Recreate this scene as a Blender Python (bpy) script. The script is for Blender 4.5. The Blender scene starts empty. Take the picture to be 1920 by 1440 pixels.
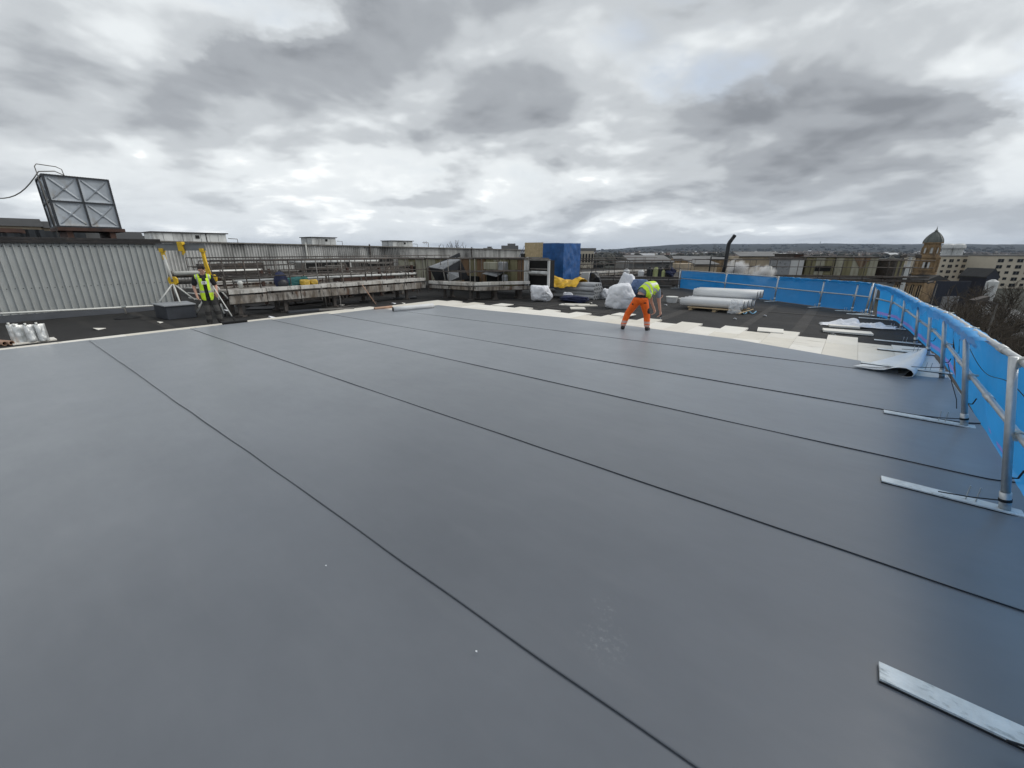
import bpy, bmesh, math, random
from mathutils import Vector, Matrix, noise
R = math.radians
random.seed(7)
scene = bpy.context.scene
COL = scene.collection

# ---------------------------------------------------------------- camera
EYE = 2.05                       # eye height above the new membrane
PITCH, HEAD = R(17.88), R(38.6)  # tilt down, turned left of the roof's long (+Y) axis
FPX = 775.0                      # focal length in pixels of the 1920 px wide photograph
cam_d = bpy.data.cameras.new('camera'); cam = bpy.data.objects.new('camera', cam_d); COL.objects.link(cam)
cam_d.sensor_width = 36; cam_d.lens = 36 * FPX / 1920; cam_d.clip_end = 40000; cam_d.clip_start = .05
cam.location = (0, 0, EYE); cam.rotation_euler = (R(90) - PITCH, 0, HEAD)
scene.camera = cam

# ---------------------------------------------------------------- sky, sun, exposure
SUN_EL, SUN_AZ = R(40), HEAD - R(78)      # behind the cloud, to the right of the camera; azimuth counted like HEAD
def build_sky():
    w = bpy.data.worlds.new('World'); scene.world = w; w.use_nodes = True
    nt = w.node_tree; nt.nodes.clear(); N = nt.nodes.new; L = nt.links.new
    def put(sock, v):
        if hasattr(v, 'links'): L(v, sock)
        else: sock.default_value = v
    def m(op, a, b=0.0, c=0.0, clamp=False):
        n = N('ShaderNodeMath'); n.operation = op; n.use_clamp = clamp
        put(n.inputs[0], a); put(n.inputs[1], b); put(n.inputs[2], c); return n.outputs[0]
    def vm(op, a, b=(0, 0, 0)):
        n = N('ShaderNodeVectorMath'); n.operation = op; put(n.inputs[0], a); put(n.inputs[1], b)
        return n.outputs['Value'] if op == 'DOT_PRODUCT' else n.outputs[0]
    def smooth(x, a, b):
        n = N('ShaderNodeMapRange'); n.interpolation_type = 'SMOOTHSTEP'; put(n.inputs[0], x)
        n.inputs[1].default_value = a; n.inputs[2].default_value = b; return n.outputs[0]
    def mix(f, a, b):
        n = N('ShaderNodeMix'); n.data_type = 'RGBA'; put(n.inputs[0], f); put(n.inputs[6], a); put(n.inputs[7], b); return n.outputs[2]
    tc = N('ShaderNodeTexCoord'); d = vm('NORMALIZE', tc.outputs['Generated'])
    lat = vm('DOT_PRODUCT', d, (math.cos(HEAD), math.sin(HEAD), 0))
    fwd = vm('DOT_PRODUCT', d, (-math.sin(HEAD), math.cos(HEAD), 0))
    up = vm('DOT_PRODUCT', d, (0, 0, 1)); upc = m('MAXIMUM', up, 0.0)
    den = m('ADD', upc, 0.26)
    px, py = m('DIVIDE', lat, den), m('DIVIDE', fwd, den)     # the cloud deck seen from below
    cmb = N('ShaderNodeCombineXYZ'); put(cmb.inputs[0], px); put(cmb.inputs[1], py); put(cmb.inputs[2], m('MULTIPLY', upc, 1.5))
    P = vm('ADD', cmb.outputs[0], SKY_SHIFT)
    def fbm(vec, scale, detail=9, rough=.55, dist=.0, lac=2.1):
        n = N('ShaderNodeTexNoise'); n.noise_dimensions = '3D'; put(n.inputs['Vector'], vec)
        n.inputs['Scale'].default_value = scale; n.inputs['Detail'].default_value = detail
        n.inputs['Roughness'].default_value = rough; n.inputs['Lacunarity'].default_value = lac; n.inputs['Distortion'].default_value = dist
        return n.outputs['Fac']
    # two decks: a pale high sheet, and warped billows below it that are grey underneath and lit at their sunward rims
    warp = N('ShaderNodeTexNoise'); put(warp.inputs['Vector'], P); warp.inputs['Scale'].default_value = 1.1; warp.inputs['Detail'].default_value = 2
    wv = vm('SCALE', vm('SUBTRACT', warp.outputs['Color'], (.5, .5, .5))); wv.node.inputs['Scale'].default_value = .38
    Q = vm('ADD', P, wv)
    h = fbm(Q, 1.15, 7, .50); h2 = fbm(vm('ADD', Q, (.07, .11, .06)), 1.15, 4, .46)
    big = fbm(P, .55, 2, .5)
    fine = fbm(Q, 4.2, 6, .58)
    hf = m('ADD', h, m('MULTIPLY', m('SUBTRACT', fine, .5), .17))
    sheet = m('ADD', .82, m('MULTIPLY', m('SUBTRACT', big, .5), .8))
    sheet = m('ADD', sheet, m('MULTIPLY', m('SUBTRACT', fine, .5), .30))
    dens = smooth(hf, .385, .515)
    shade = m('ADD', .525, m('MULTIPLY', m('SUBTRACT', .54, hf), 1.5))
    shade = m('ADD', shade, m('MULTIPLY', m('SUBTRACT', h, h2), 3.4))
    shade = m('ADD', shade, m('MULTIPLY', m('SUBTRACT', big, .5), .9))
    low = m('SUBTRACT', 1.0, smooth(up, 0.0, .16))
    shade = m('ADD', shade, m('MULTIPLY', low, .04)); sheet = m('SUBTRACT', sheet, m('MULTIPLY', low, .14))
    sdir = (math.cos(SUN_EL) * -math.sin(SUN_AZ), math.cos(SUN_EL) * math.cos(SUN_AZ), math.sin(SUN_EL))
    glow = smooth(vm('DOT_PRODUCT', d, sdir), .55, 1.0)
    mxn = N('ShaderNodeMix'); put(mxn.inputs[0], m('MULTIPLY', dens, .92)); put(mxn.inputs[2], sheet); put(mxn.inputs[3], shade)
    lum = m('ADD', mxn.outputs[0], m('MULTIPLY', glow, .12))
    ramp = N('ShaderNodeValToRGB'); put(ramp.inputs[0], lum); cr = ramp.color_ramp; cr.interpolation = 'EASE'
    for i, (p, c) in enumerate([(.06, (.185, .199, .218)), (.36, (.285, .303, .325)), (.58, (.415, .438, .458)), (.80, (.60, .628, .642)), (1.0, (.90, .915, .90))]):
        e = cr.elements[i] if i < 2 else cr.elements.new(p)
        e.position = p; e.color = c + (1,)
    cloud = mix(m('MULTIPLY', low, .42), ramp.outputs[0], (.46, .50, .545, 1))
    sky = N('ShaderNodeTexSky'); sky.sky_type = 'NISHITA'; sky.sun_disc = False
    sky.sun_elevation = SUN_EL; sky.sun_rotation = -SUN_AZ; sky.air_density = 1; sky.dust_density = 2
    skyc = N('ShaderNodeMix'); skyc.data_type = 'RGBA'; skyc.blend_type = 'MULTIPLY'; skyc.inputs[0].default_value = 1
    L(sky.outputs[0], skyc.inputs[6]); skyc.inputs[7].default_value = (.10, .10, .10, 1)       # sky strength 0.1
    gap = m('MULTIPLY', smooth(m('SUBTRACT', .5, m('ADD', m('MULTIPLY', hf, .7), m('MULTIPLY', big, .3))), .05, .15), .50)
    colr = mix(m('MULTIPLY', gap, smooth(up, .10, .25)), cloud, skyc.outputs[2])
    colr = mix(smooth(up, -.02, -.10), colr, (.12, .13, .14, 1))
    bg = N('ShaderNodeBackground'); L(colr, bg.inputs[0]); bg.inputs[1].default_value = 1.0
    out = N('ShaderNodeOutputWorld'); L(bg.outputs[0], out.inputs[0])
    w.cycles.sampling_method = 'MANUAL'; w.cycles.sample_map_resolution = 512
SKY_SHIFT = (-20.3, 12.7, 0.0)
build_sky()
sun_d = bpy.data.lights.new('sun', 'SUN'); sun_d.energy = 1.0; sun_d.angle = R(35); sun_d.color = (1, .96, .9)
sun = bpy.data.objects.new('sun', sun_d); COL.objects.link(sun)
sun.rotation_euler = (R(90) - SUN_EL, 0, SUN_AZ + math.pi)
scene.view_settings.view_transform = 'Standard'; scene.view_settings.look = 'None'
scene.view_settings.exposure = 0.5; scene.view_settings.gamma = 1
scene.render.engine = 'CYCLES'; scene.cycles.use_denoising = True
scene.cycles.max_bounces = 6; scene.cycles.volume_bounces = 2; scene.cycles.transparent_max_bounces = 12

# ---------------------------------------------------------------- survey: where a sight line meets a real plane of the place
def _ray(u, v):
    x, y = (u - 960) / FPX, (720 - v) / FPX
    F = Vector((-math.sin(HEAD) * math.cos(PITCH), math.cos(HEAD) * math.cos(PITCH), -math.sin(PITCH)))
    Rr = Vector((math.cos(HEAD), math.sin(HEAD), 0)); U = Rr.cross(F)
    return Rr * x + F + U * y
def onz(u, v, z=-.06): d = _ray(u, v); return Vector((0, 0, EYE)) + d * ((z - EYE) / d.z)
def onx(u, v, x): d = _ray(u, v); return Vector((0, 0, EYE)) + d * (x / d.x)
def ony(u, v, y): d = _ray(u, v); return Vector((0, 0, EYE)) + d * (y / d.y)
def ond(u, v, r): d = _ray(u, v); return Vector((0, 0, EYE)) + d * (r / math.hypot(d.x, d.y))
FELT = -.06                      # old felt roof; the new membrane is z = 0
HR = Vector((math.cos(HEAD), math.sin(HEAD), 0)); HF = Vector((-math.sin(HEAD), math.cos(HEAD), 0))

# ---------------------------------------------------------------- materials
MATS = {}
def mat(name, col, rough=.7, metal=0.0, var=.15, vs=3.0, bump=0.0, bs=40.0, spec=.5, dirt=None, alpha=1.0, sub=None, rvar=0.0, coat=0.0):
    """procedural principled; dirt = (colour, amount 0..1, scale, (sx,sy,sz) stretch)"""
    if name in MATS: return MATS[name]
    mt = bpy.data.materials.new(name); mt.use_nodes = True; nt = mt.node_tree; N = nt.nodes.new; L = nt.links.new
    b = nt.nodes['Principled BSDF']
    b.inputs['Roughness'].default_value = rough; b.inputs['Metallic'].default_value = metal
    b.inputs['Specular IOR Level'].default_value = spec; b.inputs['Coat Weight'].default_value = coat
    tc = N('ShaderNodeTexCoord')
    def noise_(scale, detail=6, st=None, rough_=.6):
        src = tc.outputs['Object']
        if st:
            mp = N('ShaderNodeMapping'); mp.inputs['Scale'].default_value = st; L(src, mp.inputs[0]); src = mp.outputs[0]
        n = N('ShaderNodeTexNoise'); n.inputs['Scale'].default_value = scale; n.inputs['Detail'].default_value = detail
        n.inputs['Roughness'].default_value = rough_; L(src, n.inputs['Vector']); return n.outputs['Fac']
    def ramp(f, a, bb):
        r = N('ShaderNodeMapRange'); L(f, r.inputs[0]); r.inputs[1].default_value = a; r.inputs[2].default_value = bb; return r.outputs[0]
    def mix(f, a, bb):
        n = N('ShaderNodeMix'); n.data_type = 'RGBA'; L(f, n.inputs[0])
        for s, v in ((6, a), (7, bb)):
            if hasattr(v, 'links'): L(v, n.inputs[s])
            else: n.inputs[s].default_value = tuple(v) + (1,)
        return n.outputs[2]
    c = mix(ramp(noise_(vs), .3, .7), [x * (1 - var) for x in col], [min(1, x * (1 + var)) for x in col])
    for dd in ([dirt] if dirt and not isinstance(dirt, list) else dirt or []):
        dcol, amt, sc, st = dd
        c = mix(ramp(noise_(sc, 8, st, .65), .72 - .5 * amt, .80 - .3 * amt + .05), c, dcol)
    L(c, b.inputs['Base Color'])
    if rvar:
        r = N('ShaderNodeMapRange'); L(noise_(vs * 1.7), r.inputs[0]); r.inputs[1].default_value = .3; r.inputs[2].default_value = .7
        r.inputs[3].default_value = max(.05, rough - rvar); r.inputs[4].default_value = min(1, rough + rvar); L(r.outputs[0], b.inputs['Roughness'])
    if bump:
        bp = N('ShaderNodeBump'); bp.inputs['Strength'].default_value = bump; bp.inputs['Distance'].default_value = .02
        L(noise_(bs, 5), bp.inputs['Height']); L(bp.outputs[0], b.inputs['Normal'])
    if alpha < 1: b.inputs['Alpha'].default_value = alpha
    if sub: b.inputs['Transmission Weight'].default_value = sub
    MATS[name] = mt; return mt

# ---------------------------------------------------------------- mesh building
class MB:
    def __init__(s): s.v = []; s.f = []; s.mi = []; s.cur = 0
    def add(s, vs, fs):
        o = len(s.v); s.v += [Vector(x) for x in vs]
        for f in fs: s.f.append([i + o for i in f]); s.mi.append(s.cur)
        return s
    def box(s, c, size, rz=0.0, rx=0.0, ry=0.0):
        c = Vector(c); h = [x / 2 for x in size]; M = Matrix.Rotation(rz, 3, 'Z') @ Matrix.Rotation(ry, 3, 'Y') @ Matrix.Rotation(rx, 3, 'X')
        vs = [c + M @ Vector((x * h[0], y * h[1], z * h[2])) for x in (-1, 1) for y in (-1, 1) for z in (-1, 1)]
        return s.add(vs, [(0, 1, 3, 2), (4, 6, 7, 5), (0, 4, 5, 1), (2, 3, 7, 6), (0, 2, 6, 4), (1, 5, 7, 3)])
    def span(s, x0, x1, y0, y1, z0, z1): return s.box(((x0 + x1) / 2, (y0 + y1) / 2, (z0 + z1) / 2), (abs(x1 - x0), abs(y1 - y0), abs(z1 - z0)))
    def bar(s, a, b, w, h, up=(0, 0, 1)):
        """rectangular bar from a to b: w across, h along up"""
        a, b = Vector(a), Vector(b); t = (b - a).normalized(); u = Vector(up)
        if abs(t.dot(u)) > .98: u = Vector((1, 0, 0))
        x = t.cross(u).normalized(); u = x.cross(t).normalized()
        vs = [p + x * (sx * w / 2) + u * (sz * h / 2) for p in (a, b) for sx in (-1, 1) for sz in (-1, 1)]
        return s.add(vs, [(0, 1, 3, 2), (4, 6, 7, 5), (0, 4, 5, 1), (2, 3, 7, 6), (0, 2, 6, 4), (1, 5, 7, 3)])
    def tube(s, pts, r, n=8, cap=True, sx=1.0, closed=False):
        pts = [Vector(p) for p in pts]; rs = r if isinstance(r, (list, tuple)) else [r] * len(pts)
        rings = []; u = None
        for i, p in enumerate(pts):
            t = (pts[min(i + 1, len(pts) - 1)] - pts[max(i - 1, 0)]).normalized()
            if u is None:
                u = Vector((0, 0, 1)) if abs(t.z) < .9 else Vector((1, 0, 0))
            u = (u - t * u.dot(t)).normalized(); w = t.cross(u)
            rings.append([p + (u * math.cos(2 * math.pi * k / n) + w * math.sin(2 * math.pi * k / n) * sx) * rs[i] for k in range(n)])
        vs = [v for rg in rings for v in rg]; fs = []
        for i in range(len(pts) - 1):
            for k in range(n): fs.append((i * n + k, i * n + (k + 1) % n, (i + 1) * n + (k + 1) % n, (i + 1) * n + k))
        if cap: fs.append(tuple(range(n))[::-1]); fs.append(tuple((len(pts) - 1) * n + k for k in range(n)))
        return s.add(vs, fs)
    def lathe(s, c, prof, n=16, rot=0.0):
        c = Vector(c); vs = [c + Vector((r * math.cos(rot + 2 * math.pi * k / n), r * math.sin(rot + 2 * math.pi * k / n), z)) for r, z in prof for k in range(n)]
        fs = [(i * n + k, i * n + (k + 1) % n, (i + 1) * n + (k + 1) % n, (i + 1) * n + k) for i in range(len(prof) - 1) for k in range(n)]
        fs.append(tuple(range(n))[::-1]); fs.append(tuple((len(prof) - 1) * n + k for k in range(n)))
        return s.add(vs, fs)
    def prism(s, poly, z0, z1):
        n = len(poly); vs = [(x, y, z0) for x, y in poly] + [(x, y, z1) for x, y in poly]
        return s.add(vs, [tuple(range(n))[::-1], tuple(range(n, 2 * n))] + [(k, (k + 1) % n, n + (k + 1) % n, n + k) for k in range(n)])
    def slab(s, poly, d):
        """any planar polygon, thickened by vector d"""
        n = len(poly); poly = [Vector(p) for p in poly]; d = Vector(d)
        return s.add(poly + [p + d for p in poly], [tuple(range(n))[::-1], tuple(range(n, 2 * n))] + [(k, (k + 1) % n, n + (k + 1) % n, n + k) for k in range(n)])
    def grid(s, fn, nu, nv, thick=None):
        vs = [fn(i / nu, j / nv) for i in range(nu + 1) for j in range(nv + 1)]
        fs = [(i * (nv + 1) + j, (i + 1) * (nv + 1) + j, (i + 1) * (nv + 1) + j + 1, i * (nv + 1) + j + 1) for i in range(nu) for j in range(nv)]
        return s.add(vs, fs)
    def blob(s, c, r, n=10, m=7, amp=.0, seed=0):
        c = Vector(c); r = Vector(r) if hasattr(r, '__len__') else Vector((r, r, r)); vs = []
        for i in range(m + 1):
            th = math.pi * i / m
            for k in range(n):
                ph = 2 * math.pi * k / n; d = Vector((math.sin(th) * math.cos(ph), math.sin(th) * math.sin(ph), math.cos(th)))
                q = 1 + amp * noise.noise(d * 1.7 + Vector((seed * 3.1, seed, 0)))
                vs.append(c + Vector((d.x * r.x, d.y * r.y, d.z * r.z)) * q)
        return s.add(vs, [(i * n + k, (i + 1) * n + k, (i + 1) * n + (k + 1) % n, i * n + (k + 1) % n) for i in range(m) for k in range(n)])
    def build(s, name, m, parent=None, smooth=False, bevel=0.0, loc=None, local=False):
        me = bpy.data.meshes.new(name); off = Vector((0, 0, 0))
        if parent is not None:
            if not local:
                p = parent
                while p is not None: off += p.location; p = p.parent
        elif loc is not None: off = Vector(loc)
        elif s.v:
            lo = [min(v[i] for v in s.v) for i in range(3)]; hi = [max(v[i] for v in s.v) for i in range(3)]
            off = Vector(((lo[0] + hi[0]) / 2, (lo[1] + hi[1]) / 2, lo[2]))
        me.from_pydata([v - off for v in s.v], [], s.f)
        ms = m if isinstance(m, (list, tuple)) else [m]
        for x in ms: me.materials.append(x)
        for p, i in zip(me.polygons, s.mi): p.material_index = i; p.use_smooth = smooth
        o = bpy.data.objects.new(name, me); COL.objects.link(o)
        if parent is not None: o.parent = parent
        else: o.location = off
        if bevel:
            bv = o.modifiers.new('bevel', 'BEVEL'); bv.width = bevel; bv.segments = 2; bv.limit_method = 'ANGLE'
        return o
def empty(name, loc, label, cat, group=None):
    o = bpy.data.objects.new(name, None); COL.objects.link(o); o.location = loc; o.empty_display_size = .1
    return tag(o, label, cat, group)
def tag(o, label, cat=None, group=None, kind=None):
    o['label'] = label
    if cat: o['category'] = cat
    if group: o['group'] = group
    if kind: o['kind'] = kind
    return o
def struct(o, label=None):
    o['kind'] = 'structure'
    if label: o['label'] = label
    return o
def copy_tree(o, parent=None):
    c = o.copy(); COL.objects.link(c); c.parent = parent
    for ch in list(o.children): copy_tree(ch, c)
    return c
def fn(p, s=1.0): return noise.noise(Vector(p) * s)
def bake(o):
    """replace an object's mesh by its evaluated (modified) mesh"""
    bpy.context.view_layer.update()
    dg = bpy.context.evaluated_depsgraph_get(); e = o.evaluated_get(dg)
    me = bpy.data.meshes.new_from_object(e); o.modifiers.clear(); o.data = me; return o
# ================================================================ the roof itself
M_FELT = mat('old_felt', (.018, .017, .0165), .9, 0, .35, 1.3, .5, 60, dirt=[((.036, .033, .030), .42, 1.1, (.25, 1.6, 1)), ((.012, .012, .012), .4, .5, (1, 1, 1))])
M_FELT2 = mat('felt_strip', (.034, .031, .028), .85, 0, .3, 4, .4, 70, dirt=((.06, .053, .046), .4, 2.5, (1, 1, 1)))
M_SLABEDGE = mat('slab_edge', (.22, .21, .2), .85, 0, .2, 2, .3, 30, dirt=((.07, .065, .06), .5, 1.5, (2, 2, .2)))
SCUFF = onz(1132, 1205, 0)
def membrane_material():
    mt = bpy.data.materials.new('grey_membrane'); mt.use_nodes = True; nt = mt.node_tree; N = nt.nodes.new; L = nt.links.new
    b = nt.nodes['Principled BSDF']; g = N('ShaderNodeNewGeometry')
    def nz(scale, st=(1, 1, 1), det=6, rough=.6):
        mp = N('ShaderNodeMapping'); mp.inputs['Scale'].default_value = st; L(g.outputs['Position'], mp.inputs[0])
        n = N('ShaderNodeTexNoise'); n.inputs['Scale'].default_value = scale; n.inputs['Detail'].default_value = det; n.inputs['Roughness'].default_value = rough
        L(mp.outputs[0], n.inputs['Vector']); return n.outputs['Fac']
    def mr(f, a, bb, c, d):
        r = N('ShaderNodeMapRange'); L(f, r.inputs[0])
        for i, v in enumerate((a, bb, c, d)): r.inputs[i + 1].default_value = v
        return r.outputs[0]
    def mix(f, a, bb):
        n = N('ShaderNodeMix'); n.data_type = 'RGBA'; L(f, n.inputs[0])
        for s_, v in ((6, a), (7, bb)):
            if hasattr(v, 'links'): L(v, n.inputs[s_])
            else: n.inputs[s_].default_value = v
        return n.outputs[2]
    c = mix(mr(nz(.55, (1, 1.6, 1), 6, .65), .32, .68, 0, 1), (.088, .098, .114, 1), (.114, .125, .142, 1))
    c = mix(mr(nz(2.2, (.35, 2.0, 1), 7), .56, .80, 0, .22), c, (.155, .163, .172, 1))        # dusty smears along the roll
    c = mix(mr(nz(5.0, (1, 1, 1), 8, .7), .66, .84, 0, .30), c, (.060, .066, .074, 1))        # damp marks
    oi = N('ShaderNodeObjectInfo'); hv = N('ShaderNodeHueSaturation'); L(mr(oi.outputs['Random'], 0, 1, .90, 1.10), hv.inputs['Value']); L(c, hv.inputs['Color']); c = hv.outputs[0]     # rolls differ a little
    # chalky boot scuff, a mark of its own on the second strip
    for (sx, sy, sr, th) in ((SCUFF[0], SCUFF[1], .17, .57), (SCUFF[0] - .10, SCUFF[1] + .22, .12, .60), (-3.4, 4.6, .25, .66), (-6.2, 2.4, .3, .66), (-1.3, 6.2, .25, .66)):
        vv = N('ShaderNodeVectorMath'); vv.operation = 'DISTANCE'; L(g.outputs['Position'], vv.inputs[0]); vv.inputs[1].default_value = (sx, sy, 0)
        mm = N('ShaderNodeMath'); mm.operation = 'MULTIPLY'; L(mr(vv.outputs['Value'], sr * .2, sr, .30, 0), mm.inputs[0]); L(mr(nz(32, (1, 1, 1), 5, .7), th - .06, th + .12, 0, 1), mm.inputs[1]); c = mix(mm.outputs[0], c, (.36, .375, .38, 1))
    L(c, b.inputs['Base Color'])
    rr = N('ShaderNodeMath'); rr.operation = 'ADD'; L(mr(nz(.8, (1, 1, 1), 6), .32, .66, .30, .42), rr.inputs[0]); L(mr(nz(9, (.4, 1, 1), 6), .35, .75, -.02, .04), rr.inputs[1])
    L(rr.outputs[0], b.inputs['Roughness']); b.inputs['Specular IOR Level'].default_value = .68; b.inputs['Sheen Weight'].default_value = .62; b.inputs['Sheen Roughness'].default_value = .38; b.inputs['Sheen Tint'].default_value = (.93, .97, 1, 1)
    bp = N('ShaderNodeBump'); bp.inputs['Strength'].default_value = .07; bp.inputs['Distance'].default_value = .012
    L(nz(1.3, (1, 1, 1), 2), bp.inputs['Height'])
    bp2 = N('ShaderNodeBump'); bp2.inputs['Strength'].default_value = .012; bp2.inputs['Distance'].default_value = .002
    L(nz(160, (1, 1, 1), 2), bp2.inputs['Height']); L(bp.outputs[0], bp2.inputs['Normal']); L(bp2.outputs[0], b.inputs['Normal'])
    return mt
M_MEM = membrane_material()
M_LAP = mat('membrane_lap_edge', (.018, .019, .022), .7, 0, .1)  # near-black: the lap's black underside and its shadow put into the colour
M_BOARD = [mat('insulation_board_%s' % n, c, .85, 0, .05, 2.0, .15, 60, dirt=[((.33, .29, .24), .24, 3.0, (.5, 2.5, 1)), ((.20, .17, .14), .12, 7, (1, 1, 1))])
           for n, c in (('cream', (.74, .705, .63)), ('pale', (.80, .77, .70)), ('buff', (.71, .67, .585)))]
M_WHITE = mat('white_fleece', (.76, .785, .80), .8, 0, .06, 5, .2, 90)

# old felt roof with its lapped sheets
RX0, RX1, RY1 = -60.0, 1.95, 60.0
roof = MB(); roof.span(-30, RX1, -14, 19.2, -.9, FELT)
roof = struct(roof.build('old_roof', [M_FELT]), 'old black felt roof under the new covering')
r2 = MB(); r2.add([(RX1, 19.2, FELT - .002), (-8.5, 27.5, FELT - .002), (-30, 27.5, FELT - .002), (-30, 19.2, FELT - .002)], [(0, 1, 2, 3)])
r2.add([(RX1, 19.2, -.9), (RX1, 19.2, FELT - .002), (-8.5, 27.5, FELT - .002), (-8.5, 27.5, -.9)], [(0, 1, 2, 3)]); struct(r2.build('old_roof', [M_FELT], roof))
far_roof = MB(); far_roof.span(-75, -30, -14, 50, -1.2, FELT - .01); far_roof.span(-30, -7.5, 27.5, 46, -1.2, FELT - .01)
struct(far_roof.build('far_roof', [M_FELT]), 'dark felt roof stretching away behind the plant platforms')
# felt laps: long strips of a slightly browner felt
laps = []
for k, (x, y0, y1, w) in enumerate([(-4.6, 12.4, 16.8, .34), (-2.2, 12.4, 20.0, .22), (-.9, 12.4, 19.6, .30), (-9.2, 12.6, 15, .2), (-6.8, 12.8, 17.5, .2)]):
    mb = MB(); mb.grid(lambda a, b: Vector((x + (a - .5) * w + .03 * fn((0, b * 5, k)), y0 + (y1 - y0) * b, FELT + .004 + .003 * (k % 2))), 1, 14)
    laps.append(struct(mb.build('felt_strip', M_FELT2, roof)))
for k, (y, x0, x1, w) in enumerate([(3.1, -20, -14.4, .25), (0.6, -20, -14.6, .18), (5.6, -18.5, -14.2, .3), (8.2, -18, -13.9, .25), (10.8, -17, -13.4, .28), (13.6, -13, -6, .22), (15.5, -11, -5, .2), (17.6, -4, 1.2, .2)]):
    mb = MB(); mb.grid(lambda a, b: Vector((x0 + (x1 - x0) * b, y + (a - .5) * w + .04 * fn((b * 5, k, 0)), FELT + .006 + .003 * (k % 2))), 1, 14)
    struct(mb.build('felt_strip', M_FELT2, roof))

# insulation boards: staggered columns 0.6 m wide showing past the last strip, a row along the left end, a bare corner by the guardrail
BT = -.008
def board(x0, x1, y0, y1, k, dz=0.0, rz=0.0):
    g = .004; mb = MB(); mb.box(((x0 + x1) / 2, (y0 + y1) / 2, (BT + FELT) / 2 + .002 + dz), (x1 - x0 - g, y1 - y0 - g, BT - FELT - .004), rz)
    return struct(mb.build('insulation_board', M_BOARD[k % 3], roof))
k = 0; x = -14.0; col = 0
while x < 1.6:
    t = (x + 14) / 15.6
    end = (12.62 if col % 2 else 12.33) * (1 - t) + (13.36 if col % 2 else 12.62) * t + random.uniform(-.03, .03)
    if x > .55: end = (12.66, 12.72, 12.6, 12.64)[col % 4]
    y = end; rz = random.uniform(-.004, .004)
    while y > 9.0:
        y0 = max(y - 1.2, 8.6)
        board(x, min(x + .6, 1.62), y0, y, random.randint(0, 9), random.uniform(-.0012, .001), rz); y = y0
    x += .6; col += 1
for (cx, cy, rz) in ((-1.45, 12.98, .12), (-5.75, 13.2, -.05), (-10.6, 12.7, .06)):       # loose boards lying proud
    mb = MB(); mb.box((cx, cy, BT + .016), (.6, .62, .024), rz); struct(mb.build('insulation_board', M_BOARD[1], roof))
y = -4.0
while y < 9.0:
    board(-14.42 + .04 * (y > 5), -13.6, y, y + 1.2, random.randint(0, 9)); y += 1.2

# new membrane: six strips, each lapped over its nearer neighbour, the lap edge standing up a little
SE = [1.34, 3.36, 5.43, 7.17]
def edge(k, x):
    """y of the lap edge k at x"""
    if k == 4: base = 9.08 + .50 * (x + 12.6) / 12.6 if x < 0 else 9.58 + .03 * x
    elif k == 5: base = 11.06 + .35 * math.exp(-((x + 6.5) / 3) ** 2) - (.30 * max(0, x + 2.0))
    elif k < 0: base = -9.0
    else: base = SE[k] + .006 * (x + 6)
    return base + .014 * fn((x * .35, k * 7.3, 0)) + .006 * fn((x * 1.6, k * 3.3, 5))
LEFT_END = [-14.12, -14.0, -14.02, -13.86, -13.55, -12.55]
mem = struct(bpy.data.objects.new('roof_membrane', None), 'new smooth grey membrane laid in lapped strips'); COL.objects.link(mem)
M_MEMU = M_LAP
for k in range(6):
    xl, xr = LEFT_END[k], 1.57
    if k == 5: xr = .95
    nx = 150; mb = MB(); dz = .0012 * k + .001
    def hz(x, y): return .075 * max(0, min(1, (x - 1.30) / .4)) ** 2 + .004 * fn((x * .30, y * .5, k)) + .002 * fn((x * 1.1, y * 1.3, k + 9))
    rows = [-.0, .012, .035, .10, .3] if k > 0 else [0]
    prof = [.0040, .0042, .0040, .0026, .0]
    for i in range(nx + 1):
        x = xl + (xr - xl) * i / nx
        y0 = edge(k - 1, x); y1 = edge(k, x) + (.06 if k < 5 else 0)
        lift = .7 + .8 * max(0, fn((x * .8, k * 2.2, 3)))
        line = [(x, y0 + .004, .001)] if k else [(x, y0, dz)]
        ys = [y0 + r for r in (rows if k else [0])]
        for r, pz in zip(ys, prof): line.append((x, r, dz + pz * lift + hz(x, r)))
        for j in range(1, 7):
            yy = ys[-1] + (y1 - ys[-1]) * j / 6; line.append((x, yy, dz + hz(x, yy) - (.004 if j == 6 and k < 5 else 0)))
        mb.v += [Vector(p) for p in line]; nrow = len(line)
    for i in range(nx):
        for j in range(nrow - 1):
            a = i * nrow + j; mb.f.append([a, a + nrow, a + nrow + 1, a + 1]); mb.mi.append(1 if (k and j == 0) else 0)
    struct(mb.build('membrane_strip', [M_MEM, M_LAP], mem, smooth=False))
    for p in mem.children[-1].data.polygons: p.use_smooth = p.material_index == 0

for (u, v, s_, lab) in ((893, 1222, .007, 'tiny white fleck lying on the near membrane'), (611, 1061, .006, 'tiny white fleck on the membrane left of centre')):
    p = onz(u, v, .012); q = MB(); q.slab([p + Vector((s_, 0, 0)), p + Vector((.2 * s_, .9 * s_, .002)), p + Vector((-s_, .3 * s_, 0)), p + Vector((-.3 * s_, -.6 * s_, .003))], (0, 0, .003)); tag(q.build('litter_scrap', M_WHITE), lab, 'litter', 'flecks on the membrane')
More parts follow.
